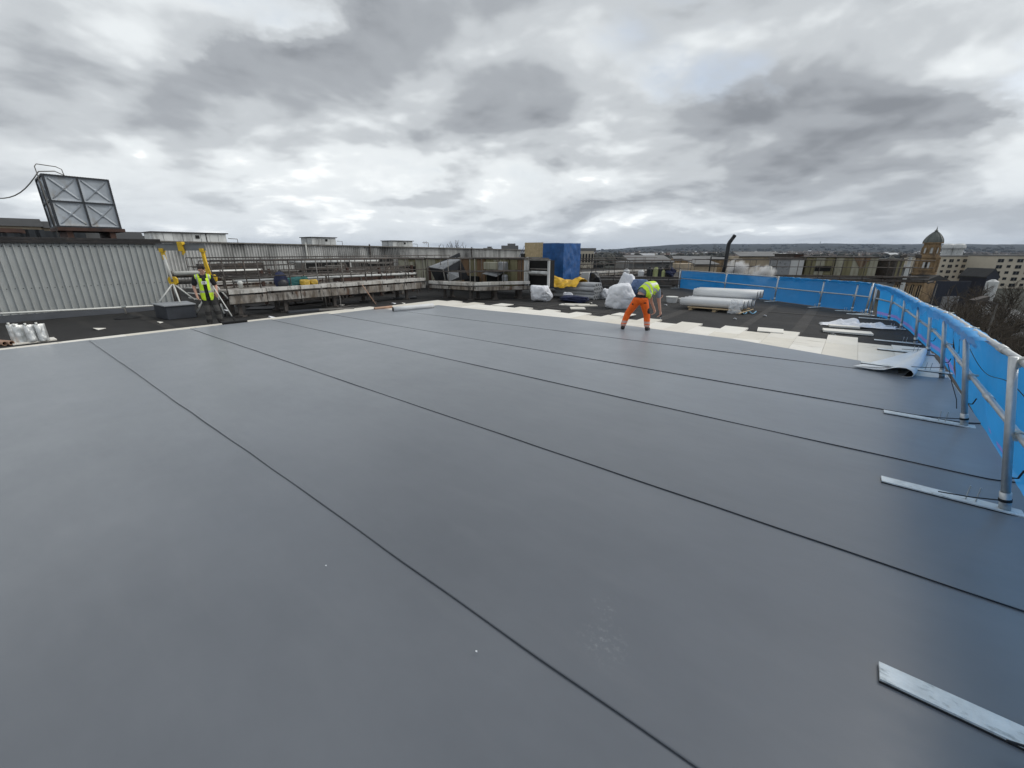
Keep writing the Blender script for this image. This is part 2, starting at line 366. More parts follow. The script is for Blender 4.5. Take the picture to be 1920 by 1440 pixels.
# ================================================================ guardrail with blue debris sheeting
M_GALV = mat('galvanised_tube', (.50, .52, .53), .42, .75, .14, 9, .1, 60, rvar=.12, dirt=((.30, .30, .29), .25, 14, (1, 1, .4)))
M_ARM = mat('galvanised_flat_bar', (.64, .67, .67), .55, .35, .16, 6, .25, 80, rvar=.1, dirt=[((.84, .87, .87), .42, 4, (.8, 1.5, 1)), ((.26, .29, .29), .36, 16, (.7, 1.4, 1))])
M_RUBBER = mat('black_rubber', (.012, .012, .013), .7, 0, .2, 8, .2, 60)
M_CLAMP = mat('clamp_steel', (.42, .44, .42), .5, .7, .2, 20, .2, 90, dirt=((.16, .13, .09), .2, 30, (1, 1, 1)))
def sheeting(name, col, tr=.55, clear=.10):
    mt = bpy.data.materials.new(name); mt.use_nodes = True; nt = mt.node_tree; N = nt.nodes.new; L = nt.links.new; nt.nodes.remove(nt.nodes['Principled BSDF'])
    tc = N('ShaderNodeTexCoord'); n = N('ShaderNodeTexNoise'); n.inputs['Scale'].default_value = 2.2; n.inputs['Detail'].default_value = 5; L(tc.outputs['Object'], n.inputs['Vector'])
    mx = N('ShaderNodeMix'); mx.data_type = 'RGBA'; L(n.outputs['Fac'], mx.inputs[0]); mx.inputs[6].default_value = tuple(x * .82 for x in col) + (1,); mx.inputs[7].default_value = tuple(min(1, x * 1.18) for x in col) + (1,)
    b = N('ShaderNodeBsdfPrincipled'); b.inputs['Roughness'].default_value = .38; L(mx.outputs[2], b.inputs['Base Color'])
    t = N('ShaderNodeBsdfTranslucent'); L(mx.outputs[2], t.inputs[0]); c = N('ShaderNodeBsdfTransparent'); c.inputs[0].default_value = (.66, .84, .97, 1)
    m1 = N('ShaderNodeMixShader'); m1.inputs[0].default_value = tr; L(b.outputs[0], m1.inputs[1]); L(t.outputs[0], m1.inputs[2])
    m2 = N('ShaderNodeMixShader'); m2.inputs[0].default_value = clear; L(m1.outputs[0], m2.inputs[1]); L(c.outputs[0], m2.inputs[2])
    L(m2.outputs[0], nt.nodes['Material Output'].inputs[0]); return mt
M_BLUE = sheeting('blue_sheeting', (.030, .36, .88), .62, .20); M_PINK = sheeting('pink_printed_stripe', (.26, .24, .68), .5, .08); M_BLUEH = sheeting('blue_sheeting_folded', (.05, .42, .92), .30, .0); M_BLUEF = sheeting('blue_sheeting_thin', (.016, .25, .66), .55, .34)

# base, top of every post: (x, y) at the foot, x of the raked top, height
POSTS = [(1.30, .02, 1.02, 1.27), (1.31, 2.38, 1.04, 1.27), (1.355, 4.83, 1.09, 1.27), (1.42, 7.09, 1.16, 1.20), (1.50, 9.67, 1.29, 1.10), (1.53, 11.89, 1.36, .98),
         (1.47, 13.45, 1.32, .93), (1.35, 15.82, 1.24, .92), (1.17, 17.76, 1.08, .95), (.74, 18.62, .70, 1.0)]
FARP = [(.60, 19.06, 1.0), (.22, 19.50, 1.0), (-.80, 20.2, 1.0), (-2.46, 21.4, 1.0), (-4.9, 23.25, 1.0), (-7.9, 25.6, 1.0)]
ARM_IN = [.82, .82, .78, .75, 1.08, .80, .75, .65, .75, .65]
NTH = ['nearest whole', 'second', 'third', 'fourth', 'fifth', 'sixth', 'seventh', 'eighth', 'ninth']
def coupler(mb, p, ax=(0, 1, 0), r=.036):
    p = Vector(p); ax = Vector(ax).normalized(); mb.tube([p - ax * .03, p + ax * .03], r, 8); mb.tube([p + Vector((-.05, 0, .02)), p + Vector((.05, 0, .02))], .012, 6)
    mb.box(p + Vector((-.03, 0, -.02)), (.05, .05, .05)); mb.tube([p + Vector((-.03, 0, -.03)), p + Vector((-.03, 0, -.075))], .009, 6)
def guard_post(bx, by, tx, h, inw, ind, label, zb=0.0, foot_dir=None):
    """post, socket, counterweight arm pointing in over the roof, two pins, strap"""
    b = Vector((bx, by, zb)); t = Vector((tx, by, h)); ax = (t - b).normalized()
    e = empty('guardrail_post', b, label, 'guardrail', 'raked galvanised guardrail posts')
    MB().tube([b, t], .0285, 12).build('post', M_GALV, e, smooth=True)
    MB().tube([b, b + ax * .17], .036, 12).build('socket', M_GALV, e, smooth=True)
    d = foot_dir or Vector((-1, 0, 0)); d = d.normalized(); side = Vector((-d.y, d.x, 0)); z = zb + .016 + ind
    a, c = b - d * .10, b + d * inw; a.z = c.z = z
    MB().bar(a, c, .118, .014).build('base_arm', M_ARM, e, bevel=.002)
    understrip = MB(); a2, c2 = a.copy(), c.copy(); a2.z = c2.z = zb + ind + .006; understrip.bar(a2 + side * .008, c2 + side * .008, .112, .010); understrip.build('under_arm_strip', M_RUBBER, e)  # thin black strip under the arm, set slightly to one side
    for q in (.17, .23):
        p = b + d * q; MB().tube([(p.x, p.y, z), (p.x + .003, p.y + .004, z + .135)], .0055, 6).build('pin', M_GALV, e)
    s0, s1 = b + d * .02 + side * .03, b + d * .42 + side * random.uniform(.05, .13); s0.z = z + .09; s1.z = z + .055
    MB().tube([s0, (s0 + s1) / 2 + Vector((0, 0, -.01)), s1], .0055, 6).build('strap', M_RUBBER, e)
    MB().tube([b + ax * .09 + side * .0, b + ax * .115], .040, 12).build('strap_band', M_RUBBER, e)
    if zb > -.01:
        hk = b + ax * .28 + Vector((.03, .06, 0)); MB().tube([hk, hk + Vector((.05, .03, 0)), hk + Vector((.07, .05, .07))], .007, 6).build('hook', M_RUBBER, e)
    return e
for i, (bx, by, tx, h) in enumerate(POSTS):
    lab = ['raked guardrail post just outside the right edge of view', 'galvanised flat guardrail foot lying nearest the camera, its post cut off by the frame'] + ['%s raked galvanised guardrail post along the blue side sheeting' % n for n in NTH]
    guard_post(bx, by, tx, h, ARM_IN[i], .10 if i == 4 else 0.0, lab[i], FELT if by > 12.7 else 0.0)
bpy.data.objects.remove([o for o in bpy.data.objects if o.get('label', '').startswith('raked guardrail post just outside')][0])
for o in [o for o in bpy.data.objects if o.parent is None and o.type == 'MESH' and o.name.split('.')[0] in ('post', 'socket', 'base_arm', 'under_arm_strip', 'pin', 'strap', 'strap_band', 'hook')]: bpy.data.objects.remove(o)
FLAB = ['galvanised post at the corner of the blue sheeted guardrail', 'guardrail post just left of the corner of the blue sheeting', 'guardrail post on the far blue sheeting, two along from the corner',
        'guardrail post on the far blue sheeting, three along from the corner', 'guardrail post on the far blue sheeting behind the white rolls', 'end post of the far blue sheeting, behind the white rolls']
for i, (bx, by, h) in enumerate(FARP): guard_post(bx, by, bx, h, .5, 0, FLAB[i], FELT, Vector((-.6, -.8, 0)) if i != 1 else Vector((-.9, -.3, 0)))

def rail(pts, r, label, name='guardrail_tube', joints=()):
    mb = MB(); mb.tube(pts, r, 12); lo = min(p[2] for p in pts); e = empty(name, (pts[0][0], pts[0][1], lo), label, 'scaffold tube', 'galvanised guardrail tubes')
    mb.build('tube', M_GALV, e, smooth=True)
    for p in pts[1:-1]:
        c = MB(); coupler(c, p); c.build('coupler', M_CLAMP, e)
    for j in joints:
        c = MB(); c.tube([Vector(j) - Vector((0, .10, 0)), Vector(j) + Vector((0, .10, 0))], r + .007, 12); c.build('sleeve', M_GALV, e, smooth=True)
    return e
def lerp(a, b, t): return a + (b - a) * t
top = [(tx + .055, by, h - .03) for bx, by, tx, h in POSTS]; mid = [(lerp(bx, tx, .52) + .055, by, h * .52) for bx, by, tx, h in POSTS]
jt = lambda a, b, t: tuple(lerp(a[i], b[i], t) for i in range(3))
rail([(1.06, -1.2, 1.24)] + top[:7], .0255, 'near galvanised top tube of the guardrail along the blue side sheeting', joints=[jt(top[2], top[3], .3), jt(top[3], top[4], .6)])
rail(top[6:], .0255, 'far top tube of the side guardrail, buried in bunched blue sheeting')
rail([(1.21, -1.2, .66)] + mid[:7], .0255, 'near galvanised middle tube of the guardrail along the blue side sheeting', joints=[jt(mid[2], mid[3], .55), jt(mid[3], mid[4], .4)])
rail(mid[6:], .0255, 'far middle tube of the side guardrail, towards the corner of the sheeting')
ft = [(x - .03, y + .04, h - .03) for x, y, h in FARP]; fm = [(x - .03, y + .04, h * .52) for x, y, h in FARP]
rail(ft, .0245, 'top tube of the far guardrail behind the white rolls')
rail(fm, .0245, 'middle tube of the far guardrail behind the white rolls')

def poly_at(pts, t):
    L_ = [0]
    for a, b in zip(pts, pts[1:]): L_.append(L_[-1] + (Vector(b) - Vector(a)).length)
    s = t * L_[-1]
    for i in range(len(pts) - 1):
        if s <= L_[i + 1] + 1e-9: return Vector(pts[i]).lerp(Vector(pts[i + 1]), (s - L_[i]) / (L_[i + 1] - L_[i]))
    return Vector(pts[-1])
def sheet_run(name, tops, foots, nu, nv, out, label, hem=None, seed=0, stripe=(.10, .165)):
    """blue sheet hung outside the tubes from tops to foots, wrinkled"""
    e = empty(name, (foots[0][0], foots[0][1], min(f[2] for f in foots)), label, 'debris sheeting', 'blue plastic debris sheeting'); mb = MB()
    def f(a, b):
        t, g = poly_at(tops, a), poly_at(foots, a); p = g.lerp(t, b); ln = a * 20
        w = .030 * fn((ln * 1.2, b * 1.3, seed)) + .018 * fn((ln * 3.3 + b * 2.0, b * 2.4, seed + 4)) + .007 * fn((ln * 9 - b * 5, b * 7, seed + 8))
        sag = -.025 * math.sin(b * math.pi) ; k = min(1, 3 * b + .08)
        return p + Vector(out) * (w * 1.3 * k + sag * .3) + Vector((0, 0, .012 * b * fn((ln * 2.2, b, seed + 2))))
    mb.grid(f, nu, nv)
    for i in range(nu):
        for j in range(nv):
            b = (j + .5) / nv; ln = i / nu * 20
            if stripe and stripe[0] + .012 * fn((ln, 0, seed)) < b < stripe[1] and abs(b - .13 - .01 * fn((ln * 1.3, 2, seed))) > .008: mb.mi[i * nv + j] = 1
    mb.build('sheet', [M_BLUE if stripe else M_BLUEF, M_PINK], e, smooth=True)
    if hem:
        h0, h1, drop = hem; hb = MB()
        def g(a, b):
            aa = h0 + (h1 - h0) * a; t = poly_at(tops, aa); ln = a * 16
            dr = drop * (.75 + .55 * fn((ln * .9, 1, seed)) + .25 * fn((ln * 2.7, 2, seed)))
            up = .035 + .022 * fn((ln * 1.4, 5, seed)); wr = .02 * fn((ln * 3, b * 3, seed))
            if b < .4: q = b / .4; off = .02 - .19 * q * q; z = up * math.sin(q * math.pi * .5 + .2)
            else: q = (b - .4) / .6; off = -.17 + .03 * q; z = up - dr * q
            return t + Vector(out) * (off + wr * (.3 + b)) + Vector((0, 0, z + .02 * fn((ln * 5, b * 4, seed + 6))))
        hb.grid(g, int(nu * (h1 - h0)), 10); hb.build('folded_hem', M_BLUEH, e, smooth=True)
    return e
out = (1, 0, 0)
tops = [(1.16, -1.2, 1.20)] + [(tx + .105, by, h - .05) for bx, by, tx, h in POSTS]
foots = [(1.46, -1.2, -.01)] + [(bx + .165, by, (.0 if by < 12.5 else -.07)) for i, (bx, by, tx, h) in enumerate(POSTS)]
s1 = sheet_run('debris_sheet', tops[:6], foots[:6], 110, 26, out, 'near run of bright blue sheeting along the right roof edge', (.66, 1.0, .12), 1)
s2 = sheet_run('debris_sheet', tops[5:], foots[5:], 110, 22, out, 'middle run of blue sheeting with its top bunched over the tube, below the domed tower', (0.0, 1.0, .20), 2)
ftop = [(x + .06, y + .08, h - .04) for x, y, h in FARP]; ffoot = [(x + .07, y + .10, FELT + .02) for x, y, h in FARP]
s3 = sheet_run('debris_sheet', ftop, ffoot, 80, 18, (.63, .78, 0), 'far run of blue sheeting behind the white membrane rolls', (0.0, .35, .10), 3, None)
hb = MB()   # bunched end of the near run where it doubles over the tube
# shock cord threaded along the sheeting
cp = []
for i in range(61):
    a = i / 60; t, g = poly_at(tops[:6], a), poly_at(foots[:6], a); p = g.lerp(t, .74 + .06 * math.sin(a * 24) - .18 * (a > .9)); cp.append(p + Vector((-.03, 0, 0)))
tag(MB().tube(cp, .0035, 5).build('shock_cord', M_RUBBER), 'thin black cord waving along the near blue sheeting', 'cord')
cp = [(1.30, 8.3, .52), (1.34, 8.0, .34), (1.40, 7.75, .16), (1.42, 7.7, .05)]
tag(MB().tube(cp, .005, 5).build('loose_cord', M_RUBBER), 'short black cord hanging down inside the blue sheeting', 'cord')

# curled-back corner of the last membrane strip, fleece side up
def curl(a, b):
    prof = [(.20, .016), (.34, .017), (.50, .028), (.62, .055), (.72, .115), (.80, .145), (.88, .150), (.95, .125), (.985, .08), (.975, .035), (.93, .012), (.86, .004)]
    s = a * (len(prof) - 1); i = min(int(s), len(prof) - 2); t = s - i
    x, z = lerp(prof[i][0], prof[i + 1][0], t), lerp(prof[i][1], prof[i + 1][1], t)
    # the fold narrows and swings out towards the guardrail
    k = 1 - .72 * b; X = lerp(.10, 1.20, b ** .92) + x * k + .0; Y = 9.30 + .33 * (1 - (x - .2) / .78) * (1 - b) + b * 2.55 + .25 * a * 0
    return Vector((X + .02, Y, z * (1 - .25 * b) + .02 + .004 * fn((a * 6, b * 4, 2))))
mb = MB(); mb.grid(curl, 33, 24); co = mb.build('curled_membrane_corner', [M_WHITE, M_LAP], smooth=True)
tag(co, 'white backed membrane corner curled up by the guardrail', 'membrane')
sm = co.modifiers.new('s', 'SOLIDIFY'); sm.thickness = .006; sm.offset = 1; sm.material_offset = 1
# ================================================================ left: clad plant room, tank, lifting gantry, walkways, long shed
M_CLAD = mat('pale_cladding', (.42, .437, .43), .6, .1, .08, 1.2, .05, 30, dirt=[((.26, .27, .265), .32, 1.6, (1, 3, .15)), ((.13, .125, .12), .16, 5, (1, 6, .25))])
M_DARKTRIM = mat('dark_trim', (.022, .020, .020), .7, 0, .4, 2, .3, 20, dirt=((.06, .045, .035), .3, 4, (1, 1, 1)))
M_FLASH = mat('lead_grey_flashing', (.045, .050, .060), .6, 0, .2, 2, .3, 15)
M_TANK = mat('tank_panel', (.44, .475, .51), .5, .35, .18, 1.6, .1, 20, rvar=.1, dirt=[((.27, .22, .15), .34, 1.6, (1, 1, .6)), ((.42, .46, .50), .35, 3.0, (1, 2, .5))])
M_TANKFRAME = mat('tank_flange', (.055, .06, .068), .6, .3, .3, 6, .2, 40, dirt=((.10, .05, .03), .28, 5, (1, 1, .5)))
M_RUST = mat('rusted_steel', (.075, .040, .030), .8, .1, .35, 6, .4, 50, dirt=((.03, .022, .02), .4, 3, (1, 1, 1)))
M_YELLOW = mat('safety_yellow', (.74, .47, .02), .45, 0, .12, 4, .1, 30, dirt=((.25, .17, .04), .15, 5, (1, 1, 1)))
M_WHITEP = mat('white_painted_steel', (.70, .70, .66), .45, 0, .08, 4, .05, 30, dirt=((.35, .33, .28), .2, 8, (1, 1, .4)))
M_IBEAM = mat('grey_beam', (.22, .23, .235), .5, .2, .12, 3, .1, 30)
M_CONC = mat('stained_white_concrete', (.40, .38, .35), .85, 0, .18, 2.5, .4, 40, dirt=[((.17, .135, .10), .60, 2.0, (1, 1, .35)), ((.045, .038, .032), .56, 4, (1.5, 1.5, .5)), ((.13, .065, .035), .30, 3, (1, 1, .3))])
M_KERB = mat('weathered_white_kerb', (.58, .565, .53), .85, 0, .15, 2.5, .3, 40, dirt=[((.24, .20, .16), .42, 2.0, (1, 1, .35)), ((.07, .06, .05), .40, 4, (1.5, 1.5, .5))])
M_DARKST = mat('weathered_dark_steel', (.085, .075, .068), .75, .2, .35, 8, .3, 60, dirt=((.17, .12, .085), .35, 5, (1, 1, 1)))
M_GREYST = mat('weathered_grey_steel', (.20, .19, .175), .7, .2, .25, 8, .3, 60, dirt=((.08, .065, .055), .4, 5, (1, 1, 1)))
M_SHED = mat('streaked_shed_cladding', (.62, .615, .595), .75, 0, .1, 1, .1, 30, dirt=[((.17, .165, .155), .47, .55, (1, 2.2, .22)), ((.03, .03, .029), .40, .35, (1, 1.3, .5))])
M_STONE = mat('tenement_stone', (.42, .345, .25), .9, 0, .25, .35, .2, 3, dirt=((.13, .10, .08), .35, .3, (1, 1, .4)))
M_SLATE = mat('dark_slate', (.030, .030, .030), .75, 0, .25, 1, .2, 4)
M_GLASS = mat('window_glass', (.02, .023, .026), .12, 0, .3, .6)
M_PANELW = mat('white_render_panel', (.55, .56, .55), .7, 0, .12, 1, .1, 8, dirt=((.17, .17, .165), .38, 1.0, (1.4, 1.4, .25)))
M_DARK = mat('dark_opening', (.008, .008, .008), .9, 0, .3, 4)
M_CARD = mat('brown_cardboard', (.42, .27, .19), .8, 0, .15, 5, .1, 60)
M_FOIL = mat('silver_foil_pouch', (.66, .67, .66), .35, .55, .1, 6, .25, 22, rvar=.1)

def profile_sheet(e, x, y0, y1, z0, z1, pitch, depth, pan, m, ztop=None, name='cladding_sheet', per=6):
    """ribbed sheets standing at x and facing +X, each sheet a part; pan = flat share of the pitch"""
    n = int(round((y1 - y0) / pitch)); k = 0
    while k < n:
        c = min(per, n - k); mb = MB(); pts = []
        for i in range(c):
            a = y0 + (k + i) * pitch
            pts += [(a, 0), (a + pitch * pan, 0), (a + pitch * (pan + (1 - pan) * .3), depth), (a + pitch * (pan + (1 - pan) * .7), depth)]
        pts.append((y0 + (k + c) * pitch, 0)); tilt = .002 * (k // per % 2)
        for (y, d) in pts:
            zt = ztop(y) if ztop else z1
            mb.v += [Vector((x + d + tilt, y, z0)), Vector((x + d + tilt, y, zt))]
        for i in range(len(pts) - 1): mb.f.append([2 * i, 2 * i + 2, 2 * i + 3, 2 * i + 1]); mb.mi.append(0)
        mb.build(name, m, e); k += c

# --- plant room clad in pale ribbed sheet
WX, WY1 = -20.2, 4.48
e = empty('clad_plant_room', (WX - 2, 0, FELT), 'low plant room clad in pale ribbed metal at the left edge', 'building')
profile_sheet(e, WX, WY1 - 52 * .17, WY1, .02, 2.28, .17, .050, .70, M_CLAD)
MB().span(WX - 5, WX - .01, -6, WY1 - .02, FELT, 2.26).build('wall_core', M_CLAD, e)
MB().span(WX - 5.1, WX + .12, -6, WY1 + .02, 2.27, 2.36).span(WX - 5.1, WX + .07, -6, WY1 + .02, 2.36, 2.45).build('roof_edge', M_DARKTRIM, e, bevel=.01)
mb = MB(); mb.grid(lambda a, b: Vector((WX + .05 + .16 * (1 - b) ** 1.5, -6 + a * 10.5, FELT + .005 + .20 * b + .012 * fn((a * 22, b, 1)))), 60, 5); mb.build('base_flashing', M_FLASH, e, smooth=True)
mb = MB(); y = WY1 - 52 * .17 + .06
while y < WY1:
    mb.box((WX + .006, y, .92 + .01 * fn((y, 0, 0))), (.014, .022, .022)); mb.box((WX + .006, y + .03, 2.18), (.014, .03, .03)); y += .17
mb.build('fixing_screws', M_DARKTRIM, e)
for (y, w, c) in ((.62, .30, 0), (1.45, .12, 0)):   # rubbish on its roof edge
    pass
# low galvanised rail in front of it, in lengths
a, b = onz(0, 588, .30), onz(292, 573, .30); d = (b - a).normalized()
e = empty('low_guardrail', (a + b) / 2, 'low galvanised rail running along the pale clad wall', 'guardrail'); e.location.z = FELT
p0 = a - d * 3; MB().tube([p0, b], .030, 10).build('tube', M_WHITEP, e, smooth=True)
s = a + (b - a) * .775
MB().tube([(s.x, s.y, FELT + .08), (s.x, s.y, .36)], .024, 8).build('support_post', M_GREYST, e, smooth=True)
MB().lathe((s.x, s.y, FELT), [(.34, 0), (.33, .035), (.12, .11), (.05, .13), (.04, .14)], 10).build('rubber_foot', M_RUBBER, e)
MB().tube([s - d * .05 + Vector((0, 0, .02)), s + d * .05 + Vector((0, 0, .02))], .04, 8).build('coupler', M_CLAMP, e)

# --- sectional water tank
TX, TY0, TY1, TZ0, TZ1, TD = -22.0, 2.18, 3.81, 2.86, 4.50, 2.0
e = empty('water_tank', (TX - TD / 2, 3, 2.45), 'sectional steel water tank with embossed crosses on the plant room roof', 'water tank')
def tank_panel(o, ux, uz, nrm, w, h):
    """pressed panel: raised saltire and a shallow dish"""
    mb = MB(); o, ux, uz, nrm = map(Vector, (o, ux, uz, nrm))
    def f(a, b):
        dd = min(abs(a - b), abs(a + b - 1)) / 1.41; ed = min(a, b, 1 - a, 1 - b)
        rib = max(0, 1 - dd / .035) * min(1, max(0, (ed - .07) / .06)); boss = max(0, 1 - math.hypot(a - .5, b - .5) / .10)
        z = .035 * min(1, rib * 1.6) + .03 * min(1, boss * 1.5) - .02 * min(1, ed * 8)
        return o + ux * (w * a) + uz * (h * b) + nrm * z
    mb.grid(f, 28, 28); return mb
pw, ph = (TY1 - TY0) / 2, (TZ1 - TZ0) / 2
for i in range(2):
    for j in range(2):
        tank_panel((TX, TY0 + i * pw + .015, TZ0 + j * ph + .015), (0, 1, 0), (0, 0, 1), (1, 0, 0), pw - .03, ph - .03).build('tank_panel', M_TANK, e)
        tank_panel((TX - TD + i * TD / 2 + .015, TY0, TZ0 + j * ph + .015), (1, 0, 0), (0, 0, 1), (0, -1, 0), TD / 2 - .03, ph - .03).build('tank_panel', M_TANK, e)
MB().span(TX - TD + .05, TX - .05, TY0 + .05, TY1 - .05, TZ0, TZ1 - .02).build('tank_shell', M_TANKFRAME, e)
def flange(a, b, n=1): return MB().bar(a, b, .055, .05).build('flange', M_TANKFRAME, e)
for k in range(3):
    z = TZ0 + ph * k; y = TY0 + pw * k; xx = TX - TD + TD / 2 * k
    flange((TX + .012, TY0 - .03, z), (TX + .012, TY1 + .03, z)); flange((TX + .014, y, TZ0), (TX + .014, y, TZ1))
    flange((TX - TD - .03, TY0 - .012, z + .001), (TX + .03, TY0 - .012, z + .001)); flange((xx, TY0 - .014, TZ0), (xx, TY0 - .014, TZ1))
mb = MB()
for k in range(3):
    for i in range(24):
        t = (i + .5) / 24; mb.box((TX + .045, TY0 + (TY1 - TY0) * t, TZ0 + ph * k + .02), (.02, .018, .018)); mb.box((TX + .045, TY0 + pw * k + .02, TZ0 + (TZ1 - TZ0) * t), (.02, .018, .018))
mb.build('flange_bolts', M_TANKFRAME, e)
MB().span(TX - TD - .05, TX + .10, TY0 - .05, TY1 + .10, TZ0 - .14, TZ0 - .025).build('base_beam', M_RUST, e)
for y in (TY0 + .15, TY1 - .35): MB().span(TX - TD, TX + .02, y, y + .16, 2.45, TZ0 - .14).build('support_block', M_RUST, e)
y = TY0 - .07
MB().tube([(TX + .06, y - .02, 2.5), (TX + .07, y - .03, 3.6), (TX + .05, y - .06, 4.72), (TX + .05, y + .0, 4.80), (TX, y + .45, 4.78), (TX - .05, y + .58, 4.72), (TX - .05, y + .60, 4.5)], .014, 8).build('overflow_pipe', M_GREYST, e, smooth=True)
cp = [Vector((TX - 1.0, TY0 + .9, TZ1 + .02)), Vector((TX - .3, TY0 + .35, TZ1 + .17)), Vector((TX - .2, TY0 - .05, TZ1 + .10))]
tgt = ond(-60, 362, 23.0)
for k in range(1, 13):
    t = k / 12; q = Vector((TX - .2, TY0 - .05, TZ1 + .10)).lerp(tgt, t); q.z -= .55 * math.sin(t * math.pi) * (1 - .3 * t) - .0; cp.append(q)
tag(MB().tube(cp, .017, 6).build('overhead_cable', M_GREYST, smooth=True), 'grey cable sagging away from the top of the water tank', 'cable')

# --- foil pouches and cardboard tubes at the left end of the membrane
brd = MB(); a = onz(62, 641); brd.box((a.x + .02, a.y + .02, FELT + .02), (.42, .72, .03), .05)
tag(brd.build('offcut_board', M_BOARD[1]), 'cream offcut board under the silver pouches', 'board')
for i, (u, v, lab) in enumerate([(34, 640, 'silver foil pouch with a spout, leftmost of the row on the cream offcut'), (43, 641, 'silver foil pouch, second from the left of the row on the cream offcut'),
                                 (64, 640, 'silver foil pouch, third in the row on the cream offcut'), (84, 638, 'silver foil pouch at the right end of the row on the cream offcut')]):
    p = onz(u, v, FELT + .035); rz = R(8) + .1 * i; ee = empty('foil_pouch', p, lab, 'pouch', 'silver foil pouches')
    if i == 0: ee.location = ee.location + Vector((-.12, 0, 0))
    mb = MB(); n = 14
    def f(a, b, i=i):
        y = (a - .5) * .20; bul = (1 - (2 * a - 1) ** 4) * (.055 * (1 - b) ** .6 + .008); z = b * .40
        return (y, bul * (1 + .35 * fn((a * 4, b * 4, i))) + .006 * fn((a * 9, b * 9, i)), z)
    for sgn in (1, -1):
        o = len(mb.v); M3 = Matrix.Rotation(rz, 3, 'Z')
        for q in range(n + 1):
            for w in range(n + 1):
                yy, xx, zz = f(q / n, w / n); mb.v.append(Vector(ee.location) + M3 @ Vector((xx * sgn, yy, zz)))
        for q in range(n):
            for w in range(n): mb.f.append([o + q * (n + 1) + w, o + (q + 1) * (n + 1) + w, o + (q + 1) * (n + 1) + w + 1, o + q * (n + 1) + w + 1]); mb.mi.append(0)
    mb.build('pouch', M_FOIL, ee, smooth=True)
    c = Vector(ee.location) + Matrix.Rotation(rz, 3, 'Z') @ Vector((0, -.05, .40)); MB().tube([c - Vector((0, 0, .02)), c + Vector((0, 0, .045))], .022, 8).build('spout_cap', M_WHITEP, ee, smooth=True)
def hollow_tube(a, b, r, m, label, name='cardboard_tube', cat='tube', group=None, wall=.012, inner=None):
    a, b = Vector(a), Vector(b); t = (b - a).normalized(); ee = empty(name, ((a.x + b.x) / 2, (a.y + b.y) / 2, min(a.z, b.z) - r), label, cat, group); mb = MB()
    mb.tube([a, b], r, 18, cap=False); mb.tube([b, a], r - wall, 18, cap=False)
    o = len(mb.v); n = 18
    for k in range(n):
        mb.f.append([k, n * 2 + n + (n - k) % n if False else k, k, k]) if False else None
    mb.build('tube_wall', m, ee, smooth=True)
    for p, s in ((a, -1), (b, 1)):
        u = Vector((0, 0, 1)); u = (u - t * u.dot(t)).normalized(); w = t.cross(u); mb2 = MB(); vs = []
        for rr in (r, r - wall):
            vs += [p + t * (.0005 * s) + (u * math.cos(2 * math.pi * k / n) + w * math.sin(2 * math.pi * k / n)) * rr for k in range(n)]
        mb2.add(vs, [(k, (k + 1) % n, n + (k + 1) % n, n + k) for k in range(n)]); mb2.build('rim', m, ee)
        if inner: MB().tube([p - t * (.10 * s), p - t * (.105 * s)], r - wall - .001, 18).build('core', inner, ee)
    return ee
for i, (u, v) in enumerate([(9, 644), (22, 643)]):
    p = onz(u, v, FELT + .06); hollow_tube(p, p + Vector((-1.1, -.42 - .04 * i, 0)), .052, M_CARD, ('brown cardboard tube at the left edge, beside the frame', 'brown cardboard tube lying nearest the silver pouches')[i], group='brown cardboard tubes', inner=M_DARK)

# --- plinth box wrapped in grey membrane
a = onz(298, 592); b_ = onz(320, 600); c = onz(379, 596)
e = empty('membrane_wrapped_plinth', (-16.9, 3.8, FELT), 'low plinth wrapped in grey membrane behind the standing man', 'plinth')
P4 = [(-17.85, 3.38), (-16.78, 3.46), (-16.75, 4.22), (-17.8, 4.27)]
mb = MB(); mb.prism(P4, FELT, .36); mb.build('plinth_body', M_FLASH, e, bevel=.02)
mb = MB(); mb.prism([(x + (-.04 if x < -17.3 else .04), y + (-.04 if y < 4 else .04)) for x, y in P4], .36, .40); mb.build('capping', mat('pale_grey_capping', (.30, .315, .33), .5, 0, .1, 2), e, bevel=.01)

